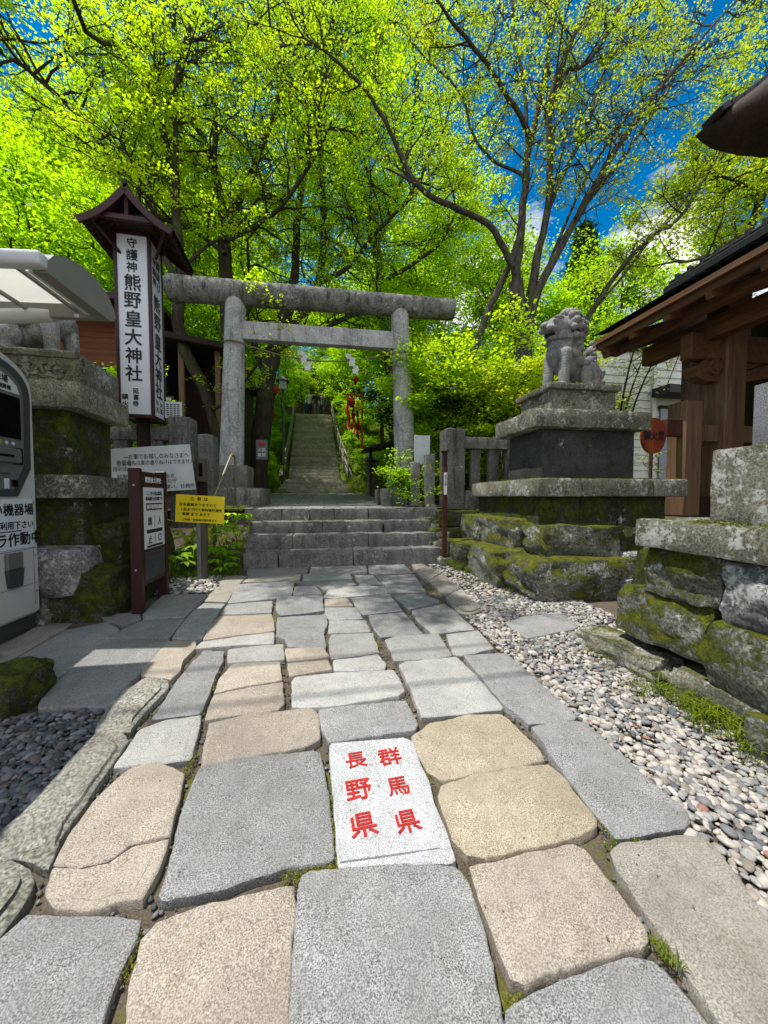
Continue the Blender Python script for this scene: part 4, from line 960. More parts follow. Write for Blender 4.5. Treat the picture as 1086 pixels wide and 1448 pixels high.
lip = [(4.22, 3.30), (4.36, 3.33), (4.40, 3.40), (4.30, 3.46), (4.20, 3.42)]; b = B(); extrude_poly(b, lip, FXc @ Matrix.Translation((0, 0, -5.2)), 2.9); cpart('rear_beam', b, 'canopy_grey')
b = B(); v_ = [[b.verts.new((x, 3.54 + .70*t, 3.44 + .10*math.sin(math.pi*t) - .04*t)) for t in np.linspace(0, 1, 9)] for x in (-5.2, -2.30)]
for k in range(8): b.faces.new((v_[0][k], v_[1][k], v_[1][k + 1], v_[0][k + 1]))
bmesh.ops.solidify(b, geom=b.faces[:], thickness=.008); cpart('roof_panel', b, 'canopy_panel')
for x in (-2.47, -2.93, -3.4, -3.9, -4.4):
    b = B(); beam(b, (x, 3.52, 3.40), (x, 4.26, 3.36), .03, .035, .004); r_ = cpart('rib', b, 'canopy_grey'); b = B(); box(b, (x - .025, 4.215, 3.30), (x + .025, 4.235, 3.37), .004); b.transform(TC); bobj('bracket', b, M['canopy_white'], r_)
b = B(); extrude_poly(b, [(3.55, 3.36), (4.30, 3.32), (4.2, 3.40), (3.6, 3.42)], FXc @ Matrix.Translation((0, 0, -2.38)), .05); cpart('end_frame', b, 'canopy_white')
b = B(); box(b, (-5.2, .9, 3.40), (-2.42, 3.22, 3.50), .03, seg=2); bobj('front_roof', b, M['canopy_white'], cn, 40)
b = B(); pipe(b, [(-3.75, 4.3, .1), (-3.75, 4.3, 2.6), (-3.6, 4.3, 3.05), (-3.2, 4.3, 3.28), (-2.7, 4.32, 3.34)], .07, 10); bobj('support_arm', b, M['canopy_white'], cn, 60)
b = B(); box(b, (-4.2, 3.1, 3.38), (-4.1, 3.6, 3.46), .01); bobj('link', b, M['canopy_white'], cn)

# ------------------------------------------------------------------ SIGN TOWER
tw = thing('sign_tower', 'tall boxed white shrine sign with black brush characters under a small gabled roof', 'sign tower', (-2.7, 6.25, 1.25), R(2))
TR = Matrix.Rotation(R(3), 4, 'Z'); PV = Vector((-2.47, 6, 0)); TT = Matrix.Translation(PV) @ TR @ Matrix.Translation(-PV)
def tp(name, b, mat, parent=None, sh=None): b.transform(TT); return bobj(name, b, M[mat], parent or tw, sh)
X0, X1, Y0, Y1, Z0, Z1 = -2.95, -2.47, 6.0, 6.50, 2.68, 5.28
b = B(); box(b, (X0 + .03, Y0 + .03, Z0), (X1 - .03, Y1 - .03, Z1 + .1)); core = tp('box', b, 'maroon')
for x in (X0, X1 - .045):
    for y in (Y0, Y1 - .045): b = B(); box(b, (x, y, Z0 - .03), (x + .045, y + .045, Z1 + .25), .004); tp('corner_post', b, 'maroon')
for z in (Z0 - .02, Z1 - .02):
    b = B()
    for lo, hi in (((X0 + .045, Y0 + .004, z), (X1 - .045, Y0 + .04, z + .045)), ((X0 + .045, Y1 - .04, z), (X1 - .045, Y1 - .004, z + .045)), ((X0 + .004, Y0 + .045, z), (X0 + .04, Y1 - .045, z + .045)), ((X1 - .04, Y0 + .045, z), (X1 - .004, Y1 - .045, z + .045))): box(b, lo, hi)
    tp('frame_rail', b, 'maroon')
b = B(); box(b, (X0 + .045, Y0 + .015, Z0 + .03), (X1 - .045, Y0 + .026, Z1 - .02)); fp = tp('front_panel', b, 'sign_white')
b = B(); box(b, (X1 - .026, Y0 + .045, Z0 + .03), (X1 - .015, Y1 - .045, Z1 - .02)); sp_ = tp('side_panel', b, 'sign_white')
LMf = TT @ frame((0, Y0 + .013, 0), (1, 0, 0), (0, 0, 1))
it = []
for s, px, py, h in (('守', 187, 344, 15), ('護', 187, 361, 17), ('神', 187, 378, 16), ('熊', 188, 400, 25), ('野', 188, 425, 25), ('皇', 189, 451, 25), ('大', 189, 477, 25), ('神', 190, 503, 24), ('社', 190, 528, 24), ('延', 192.5, 553, 8.5), ('喜', 193, 562, 8.5), ('帝', 192.5, 571, 8.5), ('鎮', 178, 561, 9), ('火', 178.5, 571, 9)):
    p = V(px, py, Y0 + .01); q = V(px, py + h, Y0 + .01); it.append((s, p.x - .0, p.z, (p.z - q.z)*.98, .95))
lettering('front_writing', it, LMf, M['black_ink'], fp, .019)
it = [(s, p_[0], p_[1], p_[2]) for s, p_ in (('熊', (6.25, 4.42, .26)), ('野', (6.25, 4.14, .26)), ('皇', (6.25, 3.86, .26)), ('大', (6.25, 3.60, .26)), ('神', (6.25, 3.35, .26)), ('社', (6.25, 3.12, .26)), ('守', (6.17, 5.0, .13)), ('護', (6.17, 4.86, .13)), ('神', (6.17, 4.72, .13)), ('縁', (6.32, 5.02, .15)), ('結', (6.32, 4.86, .15)), ('び', (6.32, 4.70, .15)), ('大', (6.32, 2.92, .09)), ('祭', (6.32, 2.82, .09)), ('日', (6.17, 2.92, .09)), ('光', (6.17, 2.82, .09)))]
lettering('side_writing', it, TT @ frame((X1 - .013, 0, 0), (0, 1, 0), (0, 0, 1)), M['black_ink'], sp_, .019)
b = B(); box(b, (-2.78, 6.17, 1.2), (-2.64, 6.31, Z0)); tp('post', b, 'wood_dark')
# roof with curved slopes
ax, az, ex = -2.63, 5.68, .55
def slope(t): return (ex*t, -.74*t + .26*t*t)
RY0, RY1 = 5.62, 6.62
for s in (-1, 1):
    b = B(); rows = []
    for t in np.linspace(0, 1.06, 9):
        dx, dz = slope(t); rows.append([b.verts.new((ax + s*dx, y, az + dz + h_)) for y in (RY0, RY1) for h_ in (0,)])
    for r0, r1 in zip(rows, rows[1:]): b.faces.new((r0[0], r0[1], r1[1], r1[0]))
    bmesh.ops.solidify(b, geom=b.faces[:], thickness=-.035 if s > 0 else .035); tp('roof_slope', b, 'black_roof')
    b = B(); ps = [(ax + s*slope(t)[0], RY0 + .01, az - .055 + slope(t)[1]) for t in np.linspace(.0, 1.03, 9)]
    for p, q in zip(ps, ps[1:]): beam(b, p, q, .035, .085)
    tp('barge_board', b, 'maroon')
    b = B(); ps = [(ax + s*slope(t)[0], RY1 - .01, az - .055 + slope(t)[1]) for t in np.linspace(.0, 1.03, 9)]
    for p, q in zip(ps, ps[1:]): beam(b, p, q, .035, .085)
    tp('barge_board', b, 'maroon')
    b = B()
    for k in range(9):
        y = RY0 + .10 + k*.10; dx, dz = slope(.98); dx2, dz2 = slope(.3); beam(b, (ax + s*dx, y, az + dz - .06), (ax + s*dx2, y, az + dz2 - .06), .03, .035)
    tp('rafters', b, 'wood_dark')
    b = B(); beam(b, (ax + s*.44, RY0 + .12, 5.22), (ax + s*.22, RY0 + .42, 4.98), .03, .03); tp('brace', b, 'maroon_dark')
b = B(); cyl(b, (ax, RY0 - .02, az + .015), (ax, RY1 + .02, az + .015), .03, seg=10); tp('ridge', b, 'black_roof', sh=60)
b = B(); beam(b, (ax - .42, RY0 + .06, 5.27), (ax + .42, RY0 + .06, 5.27), .05, .06); tp('tie', b, 'maroon')
b = B(); beam(b, (ax, RY0 + .06, 5.27), (ax, RY0 + .06, 5.62), .045, .045); tp('king_post', b, 'wood_dark')
for z, w in ((5.33, .24), (5.36, .27)):
    b = B(); box(b, (ax - w, 5.78, z), (ax + w, 6.55, z + .05), .004); tp('bracket_board', b, 'wood_dark')

# ------------------------------------------------------------------ BROWN NOTICE BOARD by the path (faces the path)
nb = thing('notice_board', 'free standing dark red notice board with a white printed sheet', 'notice board', (-1.93, 4.63, SL*4.6))
bx = -1.92
for y in (4.30, 4.93): b = B(); box(b, (bx - .11, y - .035, SL*4.6 - .05 + (y - 4.6)*SL), (bx, y + .035, 1.80 if y < 4.5 else 1.80), .006); bobj('leg', b, M['maroon'], nb)
b = B(); box(b, (bx - .08, 4.335, .53), (bx - .012, 4.895, 1.77), .004); bobj('panel', b, M['maroon_dark'], nb)
b = B(); box(b, (bx - .013, 4.37, .92), (bx - .006, 4.87, 1.60), .001); sh_ = bobj('white_sheet', b, M['sign_white'], nb)
b = B(); box(b, (bx - .013, 4.37, .58), (bx - .006, 4.87, .89), .001); s2 = bobj('dark_sheet', b, M['machine_dark'], nb)
Fb = frame((bx - .006, 4.62, 0), (0, 1, 0), (0, 0, 1))
lettering('title', [('熊野皇大神社', 0, 1.685, .068)], Fb @ Matrix.Translation((0, 0, -.005)), M['white_ink'], nb, .02)
lettering('sheet_text', [('ここから先は県境', -.0, 1.535, .052, .95), ('車両通行止区域です', -.0, 1.475, .048, .98)], Fb, M['black_ink'], sh_, .02)
for s_, a_, c_ in (('図', -.12, 1.22), ('人', .12, 1.22), ('止', -.12, 1.02), ('口', .12, 1.02)): lettering('pictogram', [(s_, a_, c_, .10)], Fb, M['black_ink'], sh_, .02)
b = B()
for y0, z0_, y1, z1_ in ((-.2, 1.345, .2, 1.425), (-.2, 1.09, .19, 1.13), (-.2, .93, .19, .955), (-.005, 1.15, .0, 1.29), (-.005, .965, .0, 1.08)): box(b, (bx - .006, 4.62 + y0, z0_), (bx - .004, 4.62 + y1, z1_))
bobj('black_bands', b, M['black_ink'], sh_)
lettering('band_text', [('参拝者専用通路', 0, 1.385, .055)], Fb @ Matrix.Translation((0, 0, .003)), M['white_ink'], sh_, .02)
lettering('timetable', [('御朱印受付時間', 0, .85, .045), ('月火水', -.1, .77, .045), ('木金土', .1, .77, .045), ('午前', -.1, .70, .045), ('午後', .1, .70, .045), ('九時', -.1, .63, .045), ('四時', .1, .63, .045)], Fb, M['grey_ink'], s2, .01)
b = B(); cyl(b, (bx - .05, 4.262, 1.62), (bx - .05, 4.25, 1.62), .012, seg=8); cyl(b, (bx - .05, 4.262, .72), (bx - .05, 4.25, .72), .012, seg=8); bobj('bolts', b, M['steel'], nb)

# yellow notice on a stake
yn = thing('yellow_notice', 'yellow notice with black lettering on a short stake above the ferns', 'notice sign', (-1.72, 5.6, .38))
Fy = frame(V(283, 720, 5.6), (math.cos(R(-4)), 0, math.sin(R(-4)) + .02), (0, 0, 1)); Fy = frame(V(283, 720, 5.6), (1, 0, -.06), (.06, 0, 1))
b = B(); extrude_poly(b, [(-.325, -.195), (.325, -.195), (.325, .195), (-.325, .195)], Fy @ Matrix.Translation((0, 0, -.008)), .008); yb = bobj('board', b, M['yellow_sign'], yn)
lettering('writing', [('立', -.11, .145, .055), ('翡', -.02, .145, .055), ('は', .07, .145, .055), ('日本基観ありますので', -.03, .06, .050), ('1,呂まで行う車両場所場所', .02, -.01, .047), ('・ 車庫 まで あそう', -.08, -.075, .05), ('ご利用・駐車場の案内所まで', 0, -.155, .035)], Fy @ Matrix.Translation((0, 0, .001)), M['black_ink'], yb, .018)
b = B(); box(b, (-1.80, 5.615, .3), (-1.745, 5.65, 1.45), .004); bobj('metal_stake', b, M['steel'], yn)
b = B(); box(b, (-1.74, 5.62, .3), (-1.67, 5.69, 1.45), .004); bobj('wooden_stake', b, M['wood_old'], yn)

# big tilted handwritten board
hb = thing('handwritten_board', 'large tilted pale blue handwritten board in front of the stone fence', 'notice sign', (-2.5, 6.05, 1.3))
q = [V(px, py, 6.05) for px, py in ((150, 700), (277, 692), (268, 628), (150, 635))]; b = B()
vs = [b.verts.new(p) for p in q] + [b.verts.new(p + Vector((0, .012, 0))) for p in q]
for f in ((0, 1, 2, 3), (7, 6, 5, 4), (0, 4, 5, 1), (1, 5, 6, 2), (2, 6, 7, 3), (3, 7, 4, 0)): b.faces.new([vs[i] for i in f])
bd = bobj('board', b, M['paper'], hb)
c0 = V(215, 662, 6.047); Fh = frame(c0, (1, 0, .055), (-.055, 0, 1)); mm = lambda px, py: ((V(px, py, 6.047) - c0).x, (V(px, py, 6.047) - c0).z)
lettering('handwriting', [('参拝者', *mm(176, 653), .10, .7), ('―お車でお越しのみなさまへ', *mm(222, 645), .088, .8), ('日の出', *mm(170, 661), .07), ('この先は車の通りぬけはできません', *mm(225, 654), .078, .8), ('駐車場', *mm(176, 672), .07), ('お札', *mm(241, 674), .07), ('お守', *mm(242, 681), .07), ('お願い。社務所', *mm(250, 689), .07)], Fh, M['grey_ink'], bd, .01)
b = B(); box(b, (-2.75, 6.07, 1.2), (-2.69, 6.12, 2.0)); bobj('stake', b, M['wood_dark'], hb)

# ------------------------------------------------------------------ STONE FENCES
def fence(label, posts, rails, bal, cat='stone fence'):
    xs_ = [p[0] for p in posts]; f = thing('stone_fence', label, cat, (sum(xs_)/len(xs_), posts[0][2], posts[0][4]))
    for x0, x1, y0, y1, za, zb in posts:
        b = roughbox((x0, y0, za), (x1, y1, zb), .015, .15, .006, x0*9, 4); cx, cy = (x0 + x1)/2, (y0 + y1)/2
        for v in b.verts:
            if v.co.z > zb - .03: d = min(1, max(abs(v.co.x - cx)/((x1 - x0)/2), abs(v.co.y - cy)/((y1 - y0)/2))); v.co.z += .05*(1 - d)
        bobj('post', b, M['fence_stone'], f, 40)
    for r_ in rails: bobj('rail', roughbox(r_[0], r_[1], .012, .18, .008, r_[0][0]*3), M['fence_stone'], f, 40)
    for x0, x1, y0, y1, za, zb in bal: bobj('baluster', roughbox((x0, y0, za), (x1, y1, zb), .02, .15, .012, x0*17), M['fence_stone'], f, 40)
    return f
fence('left stone fence with a square peaked post beside the sign tower', [(-2.38, -2.06, 6.25, 6.6, 1.0, 2.74), (-2.42, -2.1, 7.6, 7.95, 1.2, 2.68)], [((-4.4, 6.3, 2.38), (-2.39, 6.52, 2.60)), ((-4.4, 6.3, 1.3), (-2.39, 6.55, 1.62))], [(-3.2 - .42*i, -3.0 - .42*i, 6.32, 6.5, 1.6, 2.4) for i in range(3)] + [(-2.72, -2.5, 6.32, 6.5, 1.6, 2.4)])
fence('right stone fence with a tall squared post behind the wooden stake', [(2.31, 2.70, 6.85, 7.25, 1.25, 2.80), (3.62, 3.95, 6.9, 7.2, 1.25, 2.75)], [((2.71, 6.9, 2.44), (3.61, 7.12, 2.66)), ((2.71, 6.88, 1.25), (3.61, 7.2, 1.62))], [(2.86, 3.06, 6.95, 7.08, 1.6, 2.46), (3.24, 3.45, 6.95, 7.08, 1.6, 2.46)])
fence('low leaning stone fence posts between the torii and the tall squared post', [(2.02, 2.22, 7.25, 7.45, 1.25, 2.35), (1.75, 1.93, 7.35, 7.5, 1.3, 2.2), (2.2, 2.3, 7.9, 8.1, 1.25, 2.6)], [], [])
# small things on and around them
p = V(246, 585, 6.4); b = B(); box(b, (p.x - .125, 6.38, 2.74), (p.x + .125, 6.40, 3.0), .002); wn_ = bobj('paper_notice', b, M['paper'], None); tag(wn_, 'small white printed notice standing on the peaked fence post', 'notice')
b = B(); 
for i in range(6):
    for j in range(4): box(b, (p.x - .10 + j*.052, 6.376, 2.78 + i*.033), (p.x - .065 + j*.052, 6.3795, 2.798 + i*.033))
bobj('print', b, M['grey_ink'], wn_)
p = V(284, 665, 6.5); b = B(); box(b, (p.x - .06, 6.45, p.z - .19), (p.x + .08, 6.55, p.z + .19), .006); ic = bobj('intercom', b, M['wood_old'], None); tag(ic, 'narrow brown call box fixed beside the peaked stone post', 'call box')
b = B(); box(b, (p.x - .015, 6.44, p.z - .1), (p.x + .04, 6.452, p.z + .11), .003); bobj('speaker_plate', b, M['screen'], ic); b = B(); box(b, (p.x - .05, 6.5, 1.15), (p.x + .07, 6.6, p.z - .19)); bobj('post', b, M['wood_dark'], ic)
p = V(299, 643, 8.6); b = B(); box(b, (p.x - .17, 8.6, 1.95), (p.x + .17, 8.63, p.z + .28), .004); bs = bobj('blue_poster', b, M['blue_sign'], None); tag(bs, 'dark blue poster with a green scribbled motif left of the torii post', 'poster')
b = B(); pipe(b, [(p.x + .11*math.sin(a*1.0)*math.cos(a*.31), 8.59, p.z - .05 + .16*math.cos(a*1.7)) for a in np.linspace(0, 9, 50)], .010, 5); bobj('motif', b, M['lime'], bs)
p = V(370, 636, 9.5); rn = thing('notice_post', 'small grey notice with a red emblem on a post beside the dark tree', 'notice sign', (p.x, 9.5, 1.3))
b = B(); box(b, (p.x - .13, 9.5, p.z - .24), (p.x + .14, 9.52, p.z + .24), .004); pl = bobj('plate', b, M['cloth_grey'], rn)
b = B(); bmesh.ops.create_icosphere(b, subdivisions=2, radius=1, matrix=Matrix.Translation((p.x, 9.497, p.z + .14)) @ Matrix.Diagonal((.085, .006, .05, 1))); bobj('red_emblem', b, M['red_ink'], pl, 180)
lettering('writing', [('火気', 0, 0, .10), ('厳禁', 0, -.12, .10)], frame((p.x, 9.495, p.z), (1, 0, 0), (0, 0, 1)), M['white_ink'], pl, .01)
b = B(); cyl(b, (p.x, 9.54, 1.2), (p.x, 9.54, p.z - .2), .04, seg=8); bobj('post', b, M['wood_dark'], rn, 60)
# handrail at the steps
hr = thing('handrail', 'thin bent metal handrail at the left end of the front steps', 'handrail', (-1.6, 6.4, .4))
b = B(); pipe(b, [V(303, 795, 6.2), V(303, 710, 6.2), V(304, 700, 6.22), V(326, 646, 6.9), V(328, 643, 6.95), V(332, 646, 7.0), V(333, 655, 7.02), V(333, 716, 7.02)], .021, 8); bobj('rail', b, M['pipe'], hr, 180)
# stake with a white label
sk = thing('marker_stake', 'thin brown wooden stake with a white label at the foot of the steps', 'stake', (2.02, 6.0, .35))
b = B(); box(b, (1.975, 5.98, .3), (2.05, 6.05, 2.0), .005); bobj('shaft', b, M['brown_post'], sk)
b = B(); box(b, (1.975, 5.98, 2.0), (2.045, 6.05, 2.24), .005); box(b, (1.955, 5.96, 2.24), (2.065, 6.07, 2.27), .006); bobj('cap', b, M['wood_dark'], sk)
b = B(); box(b, (1.985, 5.970, 1.53), (2.040, 5.979, 1.90), .001); lb = bobj('label', b, M['white_ink'], sk)
lettering('writing', [('旧', 0, .12, .042), ('中', 0, .075, .042), ('山', 0, .03, .042), ('道', 0, -.015, .042)], frame((2.012, 5.969, 1.72), (1, 0, 0), (0, 0, 1)), M['black_ink'], lb)
p = V(597, 636, 7.6); b = B(); box(b, (p.x - .17, 7.6, p.z - .30), (p.x + .17, 7.62, p.z + .30), .004); ws = bobj('white_board', b, M['paper'], None); tag(ws, 'small pale board half hidden by leaves right of the torii', 'board')
b = B(); box(b, (p.x - .05, 7.625, 1.3), (p.x, 7.66, p.z)); bobj('stake', b, M['wood_old'], ws)

# ------------------------------------------------------------------ WOODEN GATE HOUSE ON THE RIGHT
gh = thing('gate_house', 'brown timber gate building with black tiled eaves on the right', 'gate building', (6.2, 4.5, 1.2))
EX, EZ = 4.86, 4.42
def gp_(name, b, mat='wood_red', sh=None): return bobj(name, b, M[mat], gh, sh)
b = B(); vs = []
for x, z in ((EX, EZ), (EX + .9, EZ + .34), (EX + 2.0, EZ + .92), (EX + 3.4, EZ + 1.9)): vs.append([b.verts.new((x, y, z)) for y in (.3, 6.28)])
for r0, r1 in zip(vs, vs[1:]): b.faces.new((r0[0], r1[0], r1[1], r0[1]))
bmesh.ops.solidify(b, geom=b.faces[:], thickness=.045); gp_('roof', b, 'black_roof')
b = B()
for k in range(40):
    y = .4 + k*.147
    for (x0, z0_), (x1, z1_) in (((EX + .12, EZ + .03), (EX + .9, EZ + .345)), ((EX + .9, EZ + .355), (EX + 2.0, EZ + .935))): cyl(b, (x0, y, z0_), (x1, y, z1_), .032, seg=6)
gp_('tile_ridges', b, 'black_roof', 60)
b = B(); box(b, (EX + .68, .3, EZ + .36), (EX + .95, 5.45, EZ + .52), .02); box(b, (EX + .72, .3, EZ + .52), (EX + .91, 5.40, EZ + .60), .03)
for k in range(24): box(b, (EX + .70, 5.2 - k*.2, EZ + .52), (EX + .93, 5.26 - k*.2, EZ + .63), .01)
gp_('ridge_band', b, 'black_roof')
b = B(); box(b, (EX + .03, .3, EZ - .17), (EX + .09, 6.22, EZ - .085), .004); gp_('fascia_upper', b)
b = B(); box(b, (EX + .11, .3, EZ - .26), (EX + .17, 6.18, EZ - .16), .004); gp_('fascia_lower', b)
b = B(); box(b, (EX + .40, .3, EZ - .34), (EX + .52, 6.2, EZ - .20), .006); gp_('eave_beam', b)
for k in range(9):
    y = 6.05 - k*.62; b = B(); beam(b, (EX + .10, y, EZ - .30), (EX + 2.2, y, EZ + .45), .09, .10, .004); gp_('rafter', b)
b = B(); vs = [b.verts.new(q) for q in ((EX + .05, .3, EZ - .13), (EX + .05, 6.2, EZ - .13), (EX + 2.6, 6.2, EZ + .86), (EX + 2.6, .3, EZ + .86))]; b.faces.new(vs); bmesh.ops.solidify(b, geom=b.faces[:], thickness=.02); gp_('soffit', b, 'wood_red')
b = B(); box(b, (EX + .95, .3, EZ - .52), (EX + 1.15, 6.1, EZ - .2), .01); gp_('purlin', b)
b = B(); box(b, (EX + .15, 6.0, EZ - .42), (EX + 3.2, 6.14, EZ - .12), .01, rot=Matrix.Rotation(R(-18), 4, 'Y'), piv=(EX + .15, 6, EZ - .3)); gp_('barge_board', b)
b = B(); box(b, (6.12, 4.85, 1.2), (6.50, 5.2, 4.9), .02); gp_('main_post', b, 'wood_post')
b = B(); box(b, (5.55, 4.92, 3.62), (9.5, 5.12, 4.02), .02); gp_('lintel', b, 'wood_red')
b = B(); extrude_poly(b, [(5.62, 3.50), (5.70, 3.36), (5.86, 3.30), (6.13, 3.30), (6.13, 3.62), (5.95, 3.64), (5.80, 3.60), (5.74, 3.52)], frame((0, 5.14, 0), (1, 0, 0), (0, 0, 1)), .18); gp_('carved_nose', b, 'wood_red')
b = B(); cyl(b, (5.98, 4.90, 3.50), (5.98, 4.98, 3.50), .12, seg=20); cyl(b, (5.98, 4.86, 3.50), (5.98, 4.92, 3.50), .07, seg=20); gp_('scroll', b, 'wood_red', 40)
b = B(); extrude_poly(b, [(6.5, 3.3), (7.6, 3.5), (7.6, 4.1), (6.5, 3.75)], frame((0, 5.12, 0), (1, 0, 0), (0, 0, 1)), .14); gp_('carved_beam', b, 'wood_red')
b = B(); pipe(b, [(6.75 + .25*math.cos(a)*(1 + .25*math.cos(3*a)), 4.965, 3.66 + .13*math.sin(a)*(1 + .2*math.cos(3*a))) for a in np.linspace(0, 2*math.pi, 40)], .010, 5); gp_('carving', b, 'wood_dark', 180)
b = B(); box(b, (6.55, 5.0, 4.02), (6.75, 5.2, 5.0), .01); gp_('strut', b, 'wood_post')
b = B(); box(b, (5.42, 4.85, 1.2), (5.72, 5.17, 2.96), .012); gp_('fence_post', b, 'wood_post')
b = B(); box(b, (5.72, 4.93, 2.36), (6.12, 5.08, 2.62), .008); box(b, (6.5, 4.93, 2.36), (8.0, 5.08, 2.62), .008); gp_('cross_rail', b, 'wood_post')
b = B(); box(b, (5.14, 4.9, 2.42), (5.42, 5.0, 2.68), .008); gp_('tenon', b, 'brown_post')
b = B(); box(b, (5.72, 4.9, 1.2), (8.0, 5.1, 1.5), .01); gp_('sill', b, 'wood_dark')
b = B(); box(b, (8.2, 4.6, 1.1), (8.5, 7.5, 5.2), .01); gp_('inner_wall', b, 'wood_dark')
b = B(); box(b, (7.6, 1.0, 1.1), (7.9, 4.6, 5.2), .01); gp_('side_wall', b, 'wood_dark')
# round wooden sign
rs = thing('round_sign', 'round varnished orange wooden sign with black carved characters', 'sign', (4.95, 4.9, 1.7))
ys = 4.84; c = V(925, 616, ys); rx, rz = .205, .265
b = B(); extrude_poly(b, [(rx*math.copysign(abs(math.cos(a))**.9, math.cos(a)), rz*math.sin(a)) for a in np.linspace(0, 2*math.pi, 40, endpoint=False)], frame((c.x, ys + .04, c.z), (1, 0, 0), (0, 0, 1)), .04); rb = bobj('disc', b, M['round_wood'], rs)
lettering('carved_characters', [('御', -.12, 0, .15, .8), ('火', 0, 0, .15, .8), ('焚', .12, 0, .15, .8)], frame((c.x, ys - .001, c.z + .0), (1, 0, 0), (0, 0, 1)), M['black_ink'], rb, .03)
b = B(); cyl(b, (c.x + .03, ys + .07, 1.3), (c.x + .03, ys + .07, c.z), .022, seg=8); bobj('stake', b, M['brown_post'], rs, 60)
# white clapboard house
wh = thing('clapboard_house', 'pale green-white clapboard house behind the timber gate', 'house', (10, 10, 1.2))
b = B(); box(b, (7.0, 9.1, 1.0), (14, 12.5, 5.5)); bobj('core', b, M['clapboard'], wh)
b = B()
for k in range(20):
    z = 1.15 + k*.215; vs = [b.verts.new(q) for q in ((7.0, 9.06, z), (14, 9.06, z), (14, 9.085, z + .213), (7.0, 9.085, z + .213), (7.0, 9.095, z), (14, 9.095, z))]; b.faces.new(vs[:4]); b.faces.new((vs[0], vs[4], vs[5], vs[1]))
bobj('boards', b, M['clapboard'], wh)
b = B(); box(b, (8.98, 9.0, 1.0), (9.08, 9.07, 5.45)); box(b, (6.95, 9.0, 1.0), (7.05, 9.1, 5.45)); bobj('trim', b, M['clapboard'], wh)
p, q = V(932, 553, 8.8), V(1015, 562, 8.8); b = B(); box(b, (p.x, 8.5, p.z - .12), (q.x + .8, 9.05, p.z + .12), .02); aw = bobj('awning', b, M['black_roof'], wh)
b = B(); box(b, (p.x + .3, 9.02, 1.6), (p.x + 1.6, 9.05, p.z - .35)); wi = bobj('window', b, M['glass'], wh); b = B(); box(b, (p.x + .25, 9.0, p.z - .4), (p.x + 1.65, 9.06, p.z - .32)); bobj('window_frame', b, M['wood_dark'], wi)
b = B(); pipe(b, [(p.x + .75, 8.95, 5.4), (p.x + .35, 8.95, p.z + .1)], .012, 5); bobj('cable', b, M['black_roof'], wh, 180)
b = B(); box(b, (6.95, 8.95, 5.46), (14.2, 12.9, 5.58), .02); bobj('roof', b, M['black_roof'], wh)
# horned eave of the nearer roof
eh = thing('eave_corner', 'dark upturned corner of a nearer roof at the upper right edge', 'roof', (3.6, 2.6, 4.1))
top = [(984, 191), (996, 184), (1012, 176), (1028, 164), (1044, 151), (1060, 144), (1075, 136), (1090, 124), (1120, 100), (1180, 60), (1300, -20)]; bot = [(985, 194), (996, 206), (1010, 216), (1026, 224), (1044, 230), (1060, 233), (1078, 236), (1092, 237), (1120, 240), (1180, 246), (1300, 250)]
b = B(); rings = []
for i, (t, u_) in enumerate(zip(top, bot)):
    a, c2 = V(*t, 2.6), V(*u_, 2.6); zc, hh = (a.z + c2.z)/2, (a.z - c2.z)/2; w = .05 + .16*i
    ring = []
    for k in range(16):
        an = 2*math.pi*k/16; cy, sz_ = math.cos(an), math.sin(an)
        ring.append(b.verts.new((a.x + (c2.x - a.x)*(1 - sz_)/2, 2.6 - w*.45 + w*.55*math.copysign(abs(cy)**.6, cy), zc + hh*math.copysign(abs(sz_)**.8, sz_) + .008*noise.noise(Vector((i*1.3, k*.9, 0))))))
    rings.append(ring)
for r0, r1 in zip(rings, rings[1:]):
    for k in range(16): b.faces.new((r0[k], r0[(k + 1) % 16], r1[(k + 1) % 16], r1[k]))
b.faces.new(rings[0]); b.faces.new(rings[-1][::-1]); bmesh.ops.recalc_face_normals(b, faces=b.faces)
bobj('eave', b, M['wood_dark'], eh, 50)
b = B(); tp2 = [V(*t, 2.6) for t in top]
for p, q in zip(tp2, tp2[1:]): beam(b, (p.x, 2.48 - .05*(p.x - 2.9), p.z + .01), (q.x, 2.48 - .05*(q.x - 2.9), q.z + .01), .16, .05, .008)
bobj('tile_edge', b, M['black_roof'], eh)

# ------------------------------------------------------------------ DARK BUILDING ON THE LEFT
lb_ = thing('shop_building', 'low building with brown board siding and dark walls behind the sign tower', 'building', (-6, 11, 1.2))
b = B(); box(b, (-11, 9.8, 1.0), (-3.75, 14, 5.6)); bobj('walls', b, M['charcoal_wall'], lb_)
b = B(); box(b, (-11, 9.74, 4.50), (-3.75, 9.79, 5.62)); bobj('board_siding', b, M['siding'], lb_)
b = B(); box(b, (-11.2, 8.7, 5.62), (-3.5, 14.3, 5.78), .02); bobj('roof', b, M['maroon_dark'], lb_)
for px0, px1, py0, py1 in ((128, 163, 545, 588), (60, 100, 545, 588), (233, 243, 562, 606)):
    a, c2 = V(px0, py0, 9.7), V(px1, py1, 9.7); b = B(); box(b, (a.x - .05, 9.72, c2.z - .05), (c2.x + .05, 9.795, a.z + .05), .004); w = bobj('window', b, M['screen'], lb_)
    b = B(); box(b, (a.x, 9.70, c2.z), (c2.x, 9.722, a.z)); bobj('pane', b, M['paper'], w)  # pale paper tone imitates the sky reflected in the glass
wg = thing('timber_shed', 'dark open timber shed left of the torii under the leaning trunk', 'shed', (-3, 10.5, 1.2))
b = B(); box(b, (-3.74, 10.6, 1.1), (-2.3, 13, 4.9)); bobj('walls', b, M['wood_dark'], wg)
